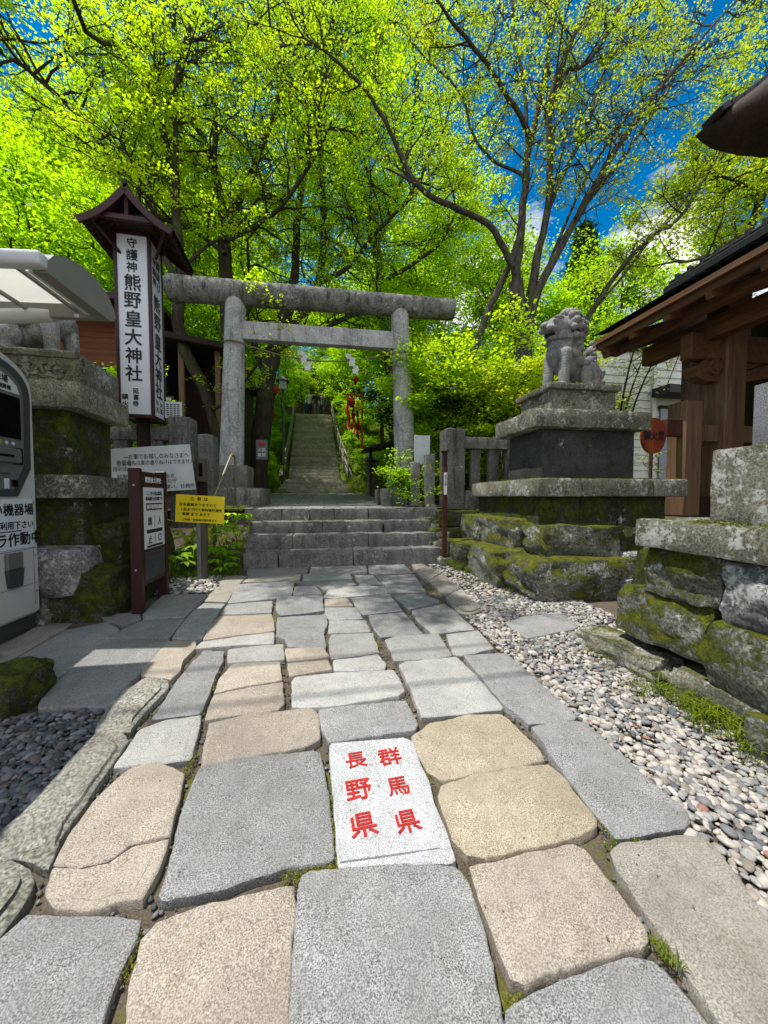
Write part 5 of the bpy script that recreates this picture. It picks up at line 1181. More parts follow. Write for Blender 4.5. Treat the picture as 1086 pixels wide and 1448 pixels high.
b = B(); box(b, (-3.8, 9.0, 4.95), (-2.05, 13.2, 5.1), .02, rot=Matrix.Rotation(R(8), 4, 'Y')); bobj('roof', b, M['wood_dark'], wg)
for x in (-3.3, -2.5): b = B(); box(b, (x, 9.3, 1.1), (x + .12, 9.42, 4.95), .01); bobj('post', b, M['wood_post'], wg)

# ------------------------------------------------------------------ UP AT THE HALL
sb = thing('shrine_hall', 'dark shrine hall with a yellow curtain band at the top of the stairway', 'shrine hall', (-.6, 31, 7.1))
b = B(); box(b, (-3.6, 30.5, 7.0), (2.6, 35, 10.2)); bobj('walls', b, M['wood_post'], sb)
b = B(); extrude_poly(b, [(-3.9, 10.1), (2.9, 10.1), (2.5, 10.3), (1.0, 11.3), (-2.0, 11.3), (-3.5, 10.3)], frame((0, 35.5, 0), (1, 0, 0), (0, 0, 1)), 6.2); bobj('roof', b, M['black_roof'], sb)
b = B(); box(b, (-1.3, 29.2, 10.15), (-.3, 29.28, 10.32)); bobj('yellow_band', b, M['cloth_yellow'], sb)
b = B(); box(b, (-2.6, 29.25, 10.5), (-1.2, 29.3, 11.2)); bobj('name_board', b, M['wood_post'], sb)
for x in (-2.9, 1.7): b = B(); cyl(b, (x, 29.4, 7.0), (x, 29.4, 10.3), .14, seg=10); bobj('pillar', b, M['wood_post'], sb, 60)
# lamps, lanterns, red things
def lamp(px, py, y, label):
    p = V(px, py, y); gz = hz(p.x, y); t = thing('lamp_post', label, 'lamp', (p.x, y, gz))
    b = B(); cyl(b, (p.x, y, gz), (p.x, y, p.z - .3), .05, seg=8); bobj('post', b, M['fence_stone'], t, 60)
    b = B(); box(b, (p.x - .14, y - .14, p.z - .3), (p.x + .14, y + .14, p.z + .05), .01); bobj('lantern', b, M['vermilion'] if 0 else M['paper'], t)
    b = B(); bmesh.ops.create_cone(b, cap_ends=True, segments=4, radius1=.36, radius2=.02, depth=.22, matrix=Matrix.Translation((p.x, y, p.z + .16)) @ Matrix.Rotation(R(45), 4, 'Z')); bobj('cap', b, M['black_roof'], t)
lamp(400, 541, 16.5, 'small roofed lamp post among leaves left of the long stairway')
def stone_lantern(x, y, s, label):
    gz = hz(x, y) - .05; t = thing('stone_lantern', label, 'stone lantern', (x, y, gz))
    for nm, z0_, z1_, r0, r1, sg in (('base', 0, .18, .30, .26, 6), ('shaft', .18, .85, .12, .10, 12), ('platform', .85, 1.0, .20, .27, 6), ('fire_box', 1.0, 1.28, .17, .17, 6), ('roof', 1.28, 1.52, .38, .08, 6), ('finial', 1.52, 1.68, .07, .02, 8)):
        b = B(); cyl(b, (x, y, gz + z0_*s), (x, y, gz + z1_*s), r0*s, r1*s, sg); bobj(nm, b, M['fence_stone'], t)
p = V(524, 650, 13); stone_lantern(p.x, 13, 1.0, 'dark stone lantern right of the foot of the long stairway')
p = V(546, 640, 12); gz = hz(p.x, 12); wb = thing('water_basin', 'dark covered water basin behind the right torii post', 'water basin', (p.x, 12, gz))
b = B(); box(b, (p.x - .5, 11.7, gz), (p.x + .5, 12.5, gz + .7), .03); bobj('basin', b, M['mossy_dark'], wb)
for sx in (-.5, .5): b = B(); cyl(b, (p.x + sx, 12, gz), (p.x + sx, 12, gz + 1.6), .05, seg=8); bobj('post', b, M['wood_dark'], wb, 60)
b = B(); extrude_poly(b, [(-.8, 0), (-.55, .12), (0, .26), (.6, .30), (.8, .26), (.8, .20), (0, .12)], frame((p.x, 12.7, gz + 1.5), (1, 0, 0), (0, 0, 1)), 1.3); bobj('roof', b, M['black_roof'], wb)
def red_banner(pts, w, y, label, name='red_banner'):
    t = thing(name, label, 'banner', tuple(V(*pts[-1], y)))
    for j, (off, ww, ln) in enumerate(w):
        b = B(); n = 14; rows = []
        P = [V(*p, y) for p in pts]
        for k in range(n + 1):
            x = k/n*ln*(len(P) - 1); i = min(len(P) - 2, int(x)); c = P[i].lerp(P[i + 1], x - i); sw = .03*math.sin(k*.9 + j*2)
            rows.append((b.verts.new((c.x + off - ww/2 + sw, y + .04*math.sin(k*.8 + j), c.z)), b.verts.new((c.x + off + ww/2 + sw, y + .06*math.cos(k*.7), c.z))))
        for r0, r1 in zip(rows, rows[1:]): b.faces.new((*r0, r1[1], r1[0]))
        bmesh.ops.solidify(b, geom=b.faces[:], thickness=.01); bobj('cloth_strip', b, M['red_cloth'], t, 180)
    return t
def rlantern(px, py, y, label, s=1.):
    p = V(px, py, y); t = thing('red_lantern', label, 'lantern', (p.x, y, p.z - .3*s))
    b = B(); bmesh.ops.create_icosphere(b, subdivisions=3, radius=1, matrix=Matrix.Translation(p) @ Matrix.Diagonal((.22*s, .22*s, .30*s, 1)))
    for v in b.verts: v.co.x += 0; r_ = 1 + .05*math.sin((v.co.z - p.z)*70); v.co.x = p.x + (v.co.x - p.x)*r_; v.co.y = y + (v.co.y - y)*r_
    bobj('shade', b, M['red_cloth'], t, 180); b = B(); cyl(b, (p.x, y, p.z - .33*s), (p.x, y, p.z - .27*s), .1*s, seg=10); cyl(b, (p.x, y, p.z + .27*s), (p.x, y, p.z + .33*s), .1*s, seg=10); bobj('rings', b, M['black_roof'], t)
red_banner([(389, 545), (385, 568), (386, 590), (379, 606), (371, 630), (363, 655)], ((0, .10, 1), (.03, .05, .7)), 15.5, 'long red cloth streamer slanting down beside the dark trunk')
rlantern(389, 551, 15.3, 'red lantern left of the long stairway beside the lamp post', .6)
red_banner([(492, 562), (492, 585), (494, 610)], ((0, .14, .95), (.22, .10, .75)), 16.5, 'left red cloth streamer hanging right of the long stairway')
red_banner([(506, 566), (506, 590), (507, 622)], ((0, .12, 1), (-.18, .10, .85)), 16.8, 'longest red cloth streamer hanging right of the long stairway')
rlantern(497, 568, 16.4, 'larger red lantern above the streamers right of the stairway', .75); rlantern(503, 537, 17.5, 'small red lantern high among leaves right of the stairway', .5)
b = B(); beam(b, V(484, 557, 16.6), V(515, 560, 16.6), .06, .06); beam(b, V(512, 557, 16.6), (V(512, 557, 16.6).x, 16.6, hz(1.6, 16.6)), .09, .09); tag(bobj('banner_pole', b, M['vermilion']), 'red wooden pole and bar carrying the streamers right of the stairway', 'pole')

# people at the top of the stairs
def person(px, y, z, h, label, top, legs, lean=0, side=1, arm=0.):
    p = V(px, 560, y); s = h/1.7; t = thing('person', label, 'person', (p.x, y, z))
    T = Matrix.Translation((p.x, y, z)) @ Matrix.Scale(s, 4)
    bl = Blob()
    bl.chain([(0, 0, .92), (0, .0, 1.15), (0, 0, 1.38)], [.135, .125, .13]); bl.cap((-.14, 0, 1.38), (.14, 0, 1.38), .07, .07); bl.cap((0, 0, 1.42), (0, 0, 1.52), .05, .05); bl.ell((0, -.005, 1.60), (.078, .095, .115)); bl.ell((0, -.10, 1.595), (.015, .02, .02), sub=2)
    for sx in (-1, 1):
        st_ = .12*sx*side; bl.chain([(sx*.09, 0, .90), (sx*.10, -.03 + st_, .48), (sx*.10, st_*1.4, .08)], [.095, .065, .045]); bl.ell((sx*.10, st_*1.4 - .06, .035), (.045, .12, .035), sub=2)
        bl.chain([(sx*.20, 0, 1.38), (sx*.25, .03, 1.10), (sx*(.22 - arm*.1), -.08 - arm*.25, .88 + arm*.3)], [.055, .043, .034]); h_ = Vector((sx*(.215 - arm*.1), -.10 - arm*.25, .80 + arm*.32))
        bl.ell(h_, (.018, .035, .045), sub=2)
        for k in range(4): bl.cap(h_ + Vector((0, -.03 + k*.018, -.02)), h_ + Vector((-.01*sx, -.035 + k*.018, -.085)), .009, .007, 4)
        bl.cap(h_ + Vector((0, -.03, .01)), h_ + Vector((-.01*sx, -.065, -.03)), .009, .007, 4)
    bl.mesh('body', M['skin'], .012, t, T, smooth_it=1)
    bl = Blob(); bl.chain([(0, 0, .90), (0, 0, 1.15), (0, 0, 1.38)], [.155, .145, .15]); bl.cap((-.15, 0, 1.38), (.15, 0, 1.38), .085, .085)
    for sx in (-1, 1): bl.chain([(sx*.20, 0, 1.38), (sx*.25, .03, 1.10), (sx*(.225 - arm*.08), -.06 - arm*.2, .93 + arm*.26)], [.072, .06, .05])
    bl.mesh('jacket', M[top], .016, t, T)
    bl = Blob(); bl.ell((0, 0, .92), (.16, .12, .10))
    for sx in (-1, 1): st_ = .12*sx*side; bl.chain([(sx*.09, 0, .90), (sx*.10, -.03 + st_, .48), (sx*.10, st_*1.4, .10)], [.11, .08, .062])
    bl.mesh('trousers', M[legs], .016, t, T)
    bl = Blob(); bl.ell((0, .02, 1.635), (.092, .10, .10)); bl.ell((0, .06, 1.57), (.08, .06, .09)); bl.mesh('hair', M['hair'], .012, t, T)
    return t
zt = 7.13
person(437, 26.6, zt, 1.66, 'person in a white top and black trousers, leftmost at the top of the stairway', 'cloth_white', 'cloth_black')
person(447, 26.4, zt, 1.62, 'person in a black jacket and grey trousers in the middle at the stair top', 'cloth_black', 'cloth_grey', arm=.6)
person(456, 26.9, zt, 1.68, 'person in a grey jacket and dark trousers, rightmost at the stair top', 'cloth_grey', 'cloth_black', side=-1)
person(434, 29, zt, 1.6, 'person in a blue top further back by the shrine hall', 'cloth_blue', 'cloth_black')
# overhead cables that draw thin shadows over the path
for yy, zz_ in ((3.0, 9.6), (2.5, 9.9)):
    b = B(); pipe(b, [(-9 + 18*t, yy + .6*t, zz_ - 1.0*math.sin(math.pi*t)*.6) for t in np.linspace(0, 1, 30)], .018, 5); tag(bobj('cable', b, M['black_roof'], None, 180), 'thin overhead cable crossing the path above the ' + ('steps side' if yy > 2.8 else 'inscribed slab'), 'cable')
# ------------------------------------------------------------------ TREES
def pv(pts, y): return [V(p[0], p[1], p[2] if len(p) > 2 else y) for p in pts]
KID = (6, 4, 3)
def sp(T, P, n, L, r=.03, t0=.3, **k): T.sprout(P, n, L, r, t0, side=(0, .7, .1), kids=KID, **k)
GP = 'maples standing behind the torii'
# leaning maple behind the sign tower
t = thing('maple_tree', 'slender leaning maple with mossy curved trunk behind the sign tower and left torii post', 'tree', tuple(V(313, 690, 9.3)), group=GP)
T = Tree(3, .22)
tr = T.limb(pv([(316, 700, 9.4), (312, 640, 9.4), (300, 580, 9.4), (282, 535, 9.4), (262, 495, 9.3), (252, 460, 9.3), (252, 430, 9.3), (257, 390, 9.3)], 9.3), .15, .11, 12)
a = T.limb(pv([(257, 390), (250, 320), (243, 240, 10), (228, 180, 10.2), (215, 140, 10.3), (190, 65, 10.3), (160, -30, 10.3)], 9.5), .12, .04); sp(T, a, 18, 2.3, t0=.2)
a = T.limb(pv([(249, 300), (248, 235), (250, 100, 10), (272, 30, 10), (280, -30, 10)], 9.6), .08, .03); sp(T, a, 12, 2.1, t0=.25)
a = T.limb(pv([(252, 430), (240, 370, 9.5), (215, 295, 9.8), (175, 190, 10), (130, 120, 10)], 9.2), .06, .02); sp(T, a, 12, 1.8, t0=.35)
a = T.limb(pv([(250, 400), (215, 330, 9.6), (172, 255, 9.8), (120, 175, 9.6), (75, 130, 9.4), (35, 95, 9.2), (-30, 60, 9)], 9.3), .085, .03); sp(T, a, 20, 1.9, t0=.3)
a = T.limb(pv([(255, 380), (290, 350, 9.8), (345, 310, 10.2), (380, 250, 10.4)], 9.4), .05, .02); sp(T, a, 8, 1.6, t0=.3)
a = T.limb(pv([(300, 580), (330, 560, 9.2), (360, 520, 9), (395, 470, 9)], 9.0), .05, .02); sp(T, a, 6, 1.1, t0=.3)
a = T.limb([V(190, 65, 10.3), (-4.2, 7.8, 9.9), (-3.7, 6.3, 10.2), (-3.0, 5.4, 10.5), (-2.0, 4.7, 10.8)], .05, .02); sp(T, a, 18, 1.3, t0=.5)
print('M1', T.build(t, M['leaf_maple'], M['bark_dark'], 26, .115, .072, keep=.145, flat=.22))
# central maple
t = thing('maple_tree', 'forked maple with upright grey trunk rising above the left end of the crossbeam', 'tree', tuple(V(322, 700, 11)), group=GP)
T = Tree(3, .22)
T.limb(pv([(335, 705), (330, 600), (322, 500), (320, 420), (318, 340), (317, 305)], 11), .20, .15, 12)
a = T.limb(pv([(317, 305), (308, 260), (300, 225), (280, 185), (260, 145), (250, 60), (240, -30)], 11), .12, .04); sp(T, a, 16, 2.7, t0=.15)
a = T.limb(pv([(303, 235), (303, 150), (285, 100), (270, 60), (262, -20)], 10.7), .07, .03); sp(T, a, 9, 2.3, t0=.2)
a = T.limb(pv([(318, 310), (340, 280), (368, 215), (390, 150), (402, 100), (405, 30), (410, -40)], 11), .11, .04); sp(T, a, 16, 2.7, t0=.15)
a = T.limb(pv([(318, 340), (360, 320, 10.5), (400, 290, 10), (440, 230, 9.6), (470, 170, 9.3)], 10), .07, .03); sp(T, a, 12, 2.2, t0=.2)
a = T.limb(pv([(318, 360), (280, 330, 10.5), (230, 310, 10), (190, 290, 9.6)], 10), .06, .03); sp(T, a, 10, 2.0, t0=.2)
print('M2', T.build(t, M['leaf_maple'], M['bark_dark'], 26, .12, .078, keep=.135, flat=.22))
# dark maple under the torii
t = thing('maple_tree', 'thick dark maple trunk seen through the torii left of the long stairway', 'tree', tuple(V(375, 700, 11.5)), group=GP)
T = Tree(3, .22)
T.limb(pv([(366, 705), (367, 650), (371, 590), (376, 540), (385, 495), (400, 460), (412, 420)], 11.5), .28, .18, 14)
a = T.limb(pv([(388, 495), (410, 460), (432, 440), (450, 400), (458, 330), (455, 250), (450, 150), (465, 60), (470, -20)], 11.5), .17, .05); sp(T, a, 20, 2.8, t0=.3)
a = T.limb(pv([(410, 425), (417, 380), (420, 320), (425, 270), (440, 190), (430, 100), (440, 0)], 11.8), .15, .05); sp(T, a, 16, 2.8, t0=.3)
a = T.limb(pv([(381, 540), (362, 500), (350, 450), (352, 400), (350, 330)], 11.8), .10, .04); sp(T, a, 11, 2.2, t0=.3)
a = T.limb(pv([(400, 460), (440, 470, 11), (490, 450, 10.5), (540, 430, 10)], 11), .08, .03); sp(T, a, 12, 2.0, t0=.2)
a = T.limb(pv([(450, 400), (490, 380, 11), (530, 330, 10.7), (570, 290, 10.4), (600, 240, 10.2)], 11), .08, .03); sp(T, a, 14, 2.3, t0=.2)
print('M3', T.build(t, M['leaf_maple_deep'], M['bark_dark'], 24, .14, .082, keep=.17, flat=.22))
# maple behind, filling the middle
t = thing('maple_tree', 'tall bright maple further back whose crown fills the gap right of centre', 'tree', tuple(V(480, 700, 15)), group=GP)
T = Tree(3, .22)
T.limb(pv([(560, 640), (556, 560), (548, 480), (540, 400), (525, 330)], 15), .26, .17, 12)
a = T.limb(pv([(525, 330), (505, 240), (490, 150), (480, 60), (475, -20)], 15), .14, .05); sp(T, a, 20, 3.6, t0=.05)
a = T.limb(pv([(530, 350), (560, 280), (580, 200), (590, 120), (580, 40)], 15), .12, .05); sp(T, a, 20, 3.4, t0=.05)
a = T.limb(pv([(540, 400), (590, 370), (625, 340), (640, 310)], 14), .08, .04); sp(T, a, 12, 2.8, t0=.1)
a = T.limb(pv([(535, 380), (470, 340), (430, 310), (400, 280)], 14.5), .08, .04); sp(T, a, 14, 3.0, t0=.1)
print('M4', T.build(t, M['leaf_maple'], M['bark_dark'], 26, .20, .11, keep=.22, flat=.22))
# the big bare-limbed tree on the right
t = thing('many_stemmed_tree', 'big many-stemmed tree with pale mossy limbs and sparse young leaves behind the right pedestal', 'tree', tuple(V(740, 700, 9)))
T = Tree(3, .20, .10)
base = T.limb(fan([(745, 660), (742, 560), (738, 480), (733, 440), (730, 400)], 9, 9), 0.240, 0.160, 14)
A = T.limb(fan([(733, 440), (731, 390), (733, 350), (740, 290), (745, 220), (758, 165), (772, 100), (776, 40), (773, -30)], 9, 9.6), 0.136, 0.040)
Bb = T.limb(fan([(740, 500), (752, 410), (762, 350), (776, 290), (777, 210), (778, 145), (795, 90), (815, 45), (845, -20)], 9, 8.4), 0.120, 0.040)
Cc = T.limb(fan([(777, 165), (800, 103), (820, 95), (843, 72), (866, 30), (892, -20)], 8.6, 7.9), 0.064, 0.032)
Dd = T.limb(fan([(750, 200), (742, 175), (720, 140), (690, 92), (660, 55), (633, 22), (612, -10)], 9.35, 8.0), 0.072, 0.028)
Ee = T.limb(fan([(742, 510), (752, 440), (766, 400), (795, 345), (823, 297), (850, 245), (873, 210), (913, 150), (953, 100), (1000, 45), (1050, -10)], 9, 8.0), 0.128, 0.032)
Ee2 = T.limb(fan([(820, 303), (845, 265), (880, 225), (910, 180), (940, 135), (980, 60), (1010, 0)], 8.62, 9.6), 0.056, 0.024)
Ff = T.limb(fan([(770, 660), (785, 560), (805, 490), (826, 460), (862, 400), (895, 360), (925, 330), (958, 310), (990, 265), (1018, 215), (1050, 170)], 9, 8.0), 0.096, 0.024)
Ff2 = T.limb(fan([(830, 452), (850, 425), (880, 392), (915, 345), (965, 285), (1000, 240), (1040, 225)], 8.72, 9.3), 0.048, 0.016)
Gg = T.limb(fan([(731, 410), (726, 380), (712, 352), (690, 318), (648, 295), (612, 280), (583, 250), (560, 205), (543, 170), (515, 125), (480, 92), (450, 65), (415, 50), (330, 22)], 9, 7.8), 0.096, 0.016)
Gg2 = T.limb(fan([(622, 285), (600, 270), (570, 250), (543, 237)], 8.6, 8.2), 0.040, 0.016)
Hh = T.limb(fan([(640, 640), (655, 540), (676, 480), (690, 440), (706, 410), (722, 370), (733, 340)], 9.3, 9.05), 0.096, 0.072)
Ii = T.limb(fan([(742, 262), (735, 245), (705, 232), (683, 212), (665, 180), (650, 130), (600, 80), (560, 30)], 9.25, 9.9), 0.048, 0.020)
Jj = T.limb(fan([(747, 215), (740, 120), (730, 60), (722, -20)], 9.3, 10), 0.056, 0.024)
Kk = T.limb(fan([(774, 300), (800, 240), (830, 180), (850, 110), (890, 40), (920, -20)], 8.8, 9.8), 0.056, 0.024)
Ll = T.limb(fan([(770, 392), (792, 335), (830, 250), (880, 175), (930, 120), (1010, 60), (1086, 30)], 8.85, 9.8), 0.048, 0.020)
for P, n_, L in ((A, 14, 1.6), (Bb, 13, 1.6), (Cc, 9, 1.3), (Dd, 12, 1.5), (Ee, 18, 1.7), (Ee2, 10, 1.3), (Ff, 9, 1.1), (Ff2, 8, .9), (Gg, 18, 1.3), (Ii, 10, 1.3), (Jj, 10, 1.4), (Kk, 12, 1.5), (Ll, 14, 1.5)): T.sprout(P, n_, L, .022, .3, kids=(5, 4, 3), elev=(-.2, .9))
print('R', T.build(t, M['leaf_fresh'], M['bark_pale'], 17, .10, .066, keep=.115, flat=.3))
# upper-right broadleaf beyond the gate roof
t = thing('broadleaf_tree', 'bright green broadleaf tree showing between the gate roof and the dark eave corner', 'tree', (13, 11, 1.2))
T = Tree(3, .25)
T.limb([(14, 11, 1), (13.8, 11, 5), (13.2, 11, 7.5)], .25, .15)
for q in ([(13.2, 11, 7.5), V(1050, 335, 10.5), V(1010, 360, 10), V(960, 372, 9.6)], [(13.2, 11, 7.5), V(1070, 290, 10.5), V(1045, 260, 10), V(1010, 245, 9.6)], [(13.2, 11, 7.5), V(1090, 250, 10.5), V(1086, 180, 10), V(1090, 100, 10)]):
    a = T.limb(q, .09, .03); sp(T, a, 12, 1.9, t0=.25)
print('UR', T.build(t, M['leaf_fresh'], M['bark_dark'], 5, .17, .11))
# shrubs right of the torii
def shrub(name, label, x, y, h, w, mat, stems=7, per=6, size=.09, spread=.13, group=None, kids=(5, 4, 3)):
    z = hz(x, y); t = thing(name, label, 'shrub', (x, y, z), group=group); T = Tree(3, .25, .06)
    for k in range(stems):
        a = 2*math.pi*k/stems + random.random(); d = Vector((math.cos(a)*w*.5, math.sin(a)*w*.35, h*random.uniform(.7, 1)))
        P = T.limb([(x, y, z), Vector((x, y, z)) + d*.5 + Vector((0, 0, h*.12)), Vector((x, y, z)) + d], .035, .012, 6); T.sprout(P, 7, w*.36, .012, .15, kids=kids, elev=(-.1, .5))
    T.build(t, mat, M['bark_dark'], per, spread, size); return t
shrub('maple_sapling', 'tall yellow-green bush with fine layered leaves between the torii and the right lion', 3.3, 8.6, 3.6, 2.6, M['leaf_maple'], 8, 4, .085)
shrub('maple_sapling', 'green bush with layered leaves just right of the torii post', 2.45, 8.9, 3.5, 1.8, M['leaf_maple_deep'], 7, 5, .085)
shrub('leafy_bush', 'yellow-green bush filling the corner behind the right pedestal', 4.6, 8.4, 3.0, 2.4, M['leaf_fresh'], 8, 5, .085)
shrub('leafy_bush', 'low bright bush leaning over the fence beside the right torii plinth', 1.95, 7.6, .85, 1.0, M['leaf_maple_deep'], 4, 2, .06, .07)
shrub('leafy_bush', 'thin bush with tiny pale leaves against the clapboard house wall', 6.9, 8.2, 4.2, 2.6, M['leaf_fresh'], 5, 1, .07, .12)
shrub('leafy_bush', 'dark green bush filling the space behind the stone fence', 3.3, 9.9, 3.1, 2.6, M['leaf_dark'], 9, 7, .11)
shrub('leafy_bush', 'bright leafy bush below the left end of the crossbeam', -3.9, 8.6, 2.9, 1.0, M['leaf_maple_deep'], 5, 4, .075, .1)
# forest trees, copied
def proto(name, label, cat, h, w, mat, per, size, spread, bare=1., kids=(5, 4, 3), grp=None):
    t = thing(name, label, cat, (0, 0, 0), group=grp); T = Tree(3, .22, .08)
    P = T.limb([(0, 0, -.5), (.1, 0, h*.35), (-.1, .1, h*.7), (0, 0, h*.97)], h*.022, .03, 9)
    T.sprout(P, int(20*bare), w*.42, .04, .22, kids=kids, elev=(-.1, .8)); T.build(t, mat, M['bark_dark'], per, spread, size); return t
FG = 'forest trees on the hill around the stairway'
pa = proto('forest_tree', 'leafy green tree close left of the long stairway', 'tree', 8, 5.5, M['leaf_forest'], 5, .17, .24, grp=FG)
pb = proto('forest_tree', 'bright green tree close right of the long stairway', 'tree', 8.5, 6, M['leaf_maple_deep'], 5, .17, .24, grp=FG)
pc = proto('bare_hill_tree', 'brownish half-bare tree on the far left hillside', 'tree', 11, 6, M['leaf_brown'], 1, .16, .3, grp='half bare trees on the left hillside')
def place(p, spots):
    first = True
    for x, y, rz, s, lab in spots:
        z = hz(x, y)
        if first: p.location = (x, y, z); p.rotation_euler.z = rz; p.scale = (s,)*3; p['label'] = lab; first = False
        else: dup(p, (x, y, z), rz, s, lab)
place(pa, [(-3.6, 15.5, 0, .8, 'leafy green tree close left of the foot of the long stairway'), (-4.2, 20, 2, .95, 'leafy green tree left of the middle of the long stairway'), (-4.4, 25.5, 4, .85, 'leafy green tree left of the top of the long stairway'), (-7.5, 17, 1, 1.1, 'leafy tree rising behind the roof of the dark shed'),
           (-7, 24, 3, 1.3, 'large leafy tree on the hill above the dark shed'), (-11, 18, 5, 1.2, 'green tree behind the shop building roof'), (4.3, 21, 1, 1.0, 'green tree right of the middle of the long stairway'), (8, 17, 3, 1.0, 'green tree rising behind the clapboard house'),
           (12, 24, 2, 1.2, 'green tree between the clapboard house and the sky'), (2.8, 29, 5, .9, 'green tree beside the right corner of the shrine hall'), (-4.6, 31, 3, 1.0, 'green tree beside the left corner of the shrine hall'), (-15, 24, .7, 1.5, 'tall green tree on the left hillside above the white canopy')])
place(pb, [(3.6, 16.5, 1, .85, 'bright tree close right of the foot of the long stairway'), (2.9, 18.3, 2, .7, 'bright small tree right of the lower flight, behind the stone lantern'), (3.2, 25, 3, .85, 'bright tree right of the top of the long stairway'), (7, 22, 0, 1.1, 'bright tree behind the big many-stemmed tree'), (6.2, 13.5, 4, .62, 'bright small tree behind the right guardian lion'),
           (10.5, 15, 2, .8, 'bright tree above the clapboard house roof'), (15, 17, 5, .95, 'bright tree beyond the gate roof at the right'), (-5.8, 13.8, 3, .95, 'bright tree directly behind the shop building'), (-9.5, 14.5, 1, 1.0, 'bright tree left of the sign tower roof'), (0.8, 34, 2, 1.1, 'bright tree behind the shrine hall roof'), (-2.5, 26.2, 2.2, .5, 'bright small tree overhanging the left side of the stair top'), (1.5, 25.9, .4, .55, 'bright small tree overhanging the right side of the stair top'), (-1.6, 28.3, .9, .42, 'small bright tree directly behind the people at the stair top, left'), (.7, 28.6, 2.6, .46, 'small bright tree directly behind the people at the stair top, right'), (-.2, 38, 3.3, 1.3, 'tallest bright tree behind the shrine hall'), (-4, 40, 1.3, 1.3, 'bright tree behind the hall to its left'), (4, 39, .3, 1.3, 'bright tree behind the hall to its right')])
place(pc, [(-22, 34, 0, 1.2, 'brownish half-bare tree leftmost on the far hillside'), (-17, 33, 1.5, 1.15, 'brownish half-bare tree second from the left on the far hillside'), (-13, 36, 3, 1.2, 'brownish half-bare tree nearest the sign tower on the far hillside'), (-25, 44, 4, 1.5, 'tall half-bare tree highest on the far left hillside'), (-18, 42, 5, 1.4, 'tall half-bare tree on the hillside behind the others')])
BG = proto('tall_maple', 'x', 'tree', 11.5, 8.5, M['leaf_maple'], 9, .15, .26, .75, grp='tall bright maples forming the backdrop beyond the torii')
place(BG, [(-6.5, 19.5, 0, 1.05, 'tall lime green tree behind the sign tower, beyond the nearer maples'), (-5.2, 23.5, 2, 1.1, 'tall lime green tree left of the upper stairway'), (5.4, 23, 4, 1.1, 'tall lime green tree right of the upper stairway'), (-11.5, 22, 1, 1.2, 'tall lime green tree above the shop building roof'), (-16, 19, 3, 1.0, 'tall lime green tree at the left edge above the canopy'), (1.8, 31.5, 5, 1.0, 'tall lime green tree rising right behind the stair top')])
# conifer
t = thing('conifer', 'dark pointed conifer behind the stone lion', 'tree', (14, 30, hz(14, 30)))
cx, cy, cz = V(825, 400, 26).x, 26, hz(12, 26); H_ = V(825, 318, 26).z - cz; t.location = (cx, cy, cz); LM[t.name] = Matrix.Translation((cx, cy, cz))
T = Tree(1); tube_np([(cx, cy, cz), (cx, cy, cz + H_)], [.25, .03], 8, T.V, T.F)
for k in range(420):
    u = (k/420)**.8; z = cz + H_*(.22 + .78*u); a = k*2.399; r = (1 - u)*3.0 + .25
    for j in range(6): q = (j + 1)/6; T.C.append((cx + math.cos(a)*r*q, cy + math.sin(a)*r*q, z - .35*q*r*.5))
T.build(t, M['leaf_conifer'], M['bark_dark'], 6, .22, .26, .9, .5)
# small saplings and undergrowth along the stairway
ug = [(-2.9, 16.4, .8), (-3.1, 18.6, 1.0), (-3.1, 21, 1.1), (-3.2, 23.5, 1.2), (1.9, 16.2, .7), (1.9, 18.8, .9), (1.9, 21.4, 1.1), (1.8, 24, 1.2), (2.9, 13.4, 1.5), (2.6, 11.2, 1.2), (-2.4, 14.3, .9)]
nm = ['left of the foot', 'left of the lower flight', 'left of the middle', 'left near the top', 'right of the foot', 'right of the lower flight', 'right of the middle', 'right near the top', 'right of the stone lantern, behind the basin', 'behind the right torii plinth', 'left of the lowest wide steps']
sp0 = shrub('undergrowth_bush', 'x', 0, 0, 1, 1.3, M['leaf_maple_deep'], 6, 5, .09, .1, 'bushes lining the long stairway', (4, 3, 2))
for (x, y, s), n_ in zip(ug, nm):
    if n_ == nm[0]: o = sp0; o.location = (x, y, hz(x, y)); o.scale = (s,)*3; o['label'] = 'low green bush ' + n_ + ' of the long stairway'
    else: dup(sp0, (x, y, hz(x, y)), x*3, s, 'low green bush ' + n_ + ('' if 'basin' in n_ or 'torii' in n_ else (' of the long stairway' if 'steps' not in n_ else '')))

# ------------------------------------------------------------------ FERNS, GRASS, MOSS
def blades(bases, n, L, w, droop=.5, up=1.):
    Vv, Ff_ = [], []; base = 0
    for bx_, by_, bz_ in bases:
        for k in range(n):
            a = rng.uniform(0, 6.28); l = L*rng.uniform(.5, 1.2); d = np.array([math.cos(a), math.sin(a), 0]); s_ = np.array([-d[1], d[0], 0])*w; o = np.array([bx_, by_, bz_]) + rng.normal(0, L*.12, 3)*[1, 1, 0]
            m1 = o + d*l*.25 + [0, 0, l*.55*up]; tp_ = o + d*l*(.25 + droop) + [0, 0, l*(.9 - droop)*up]
            Vv += [o - s_*.6, o + s_*.6, m1 + s_, m1 - s_, tp_]; Ff_ += [(base, base + 1, base + 2, base + 3), (base + 3, base + 2, base + 4, base + 4)]; base += 5
    me = bpy.data.meshes.new('grass'); me.from_pydata([tuple(v) for v in Vv], [], [f if f[2] != f[3] else f[:3] for f in Ff_]); return me
def grass(name, label, bases, n, L, w, mat, droop=.4, cat='grass', kind='stuff'):
    me = blades(bases, n, L, w, droop); me.materials.append(M[mat]); o = finish(bpy.data.objects.new(name, me), None); tag(o, label, cat, None, kind); return o
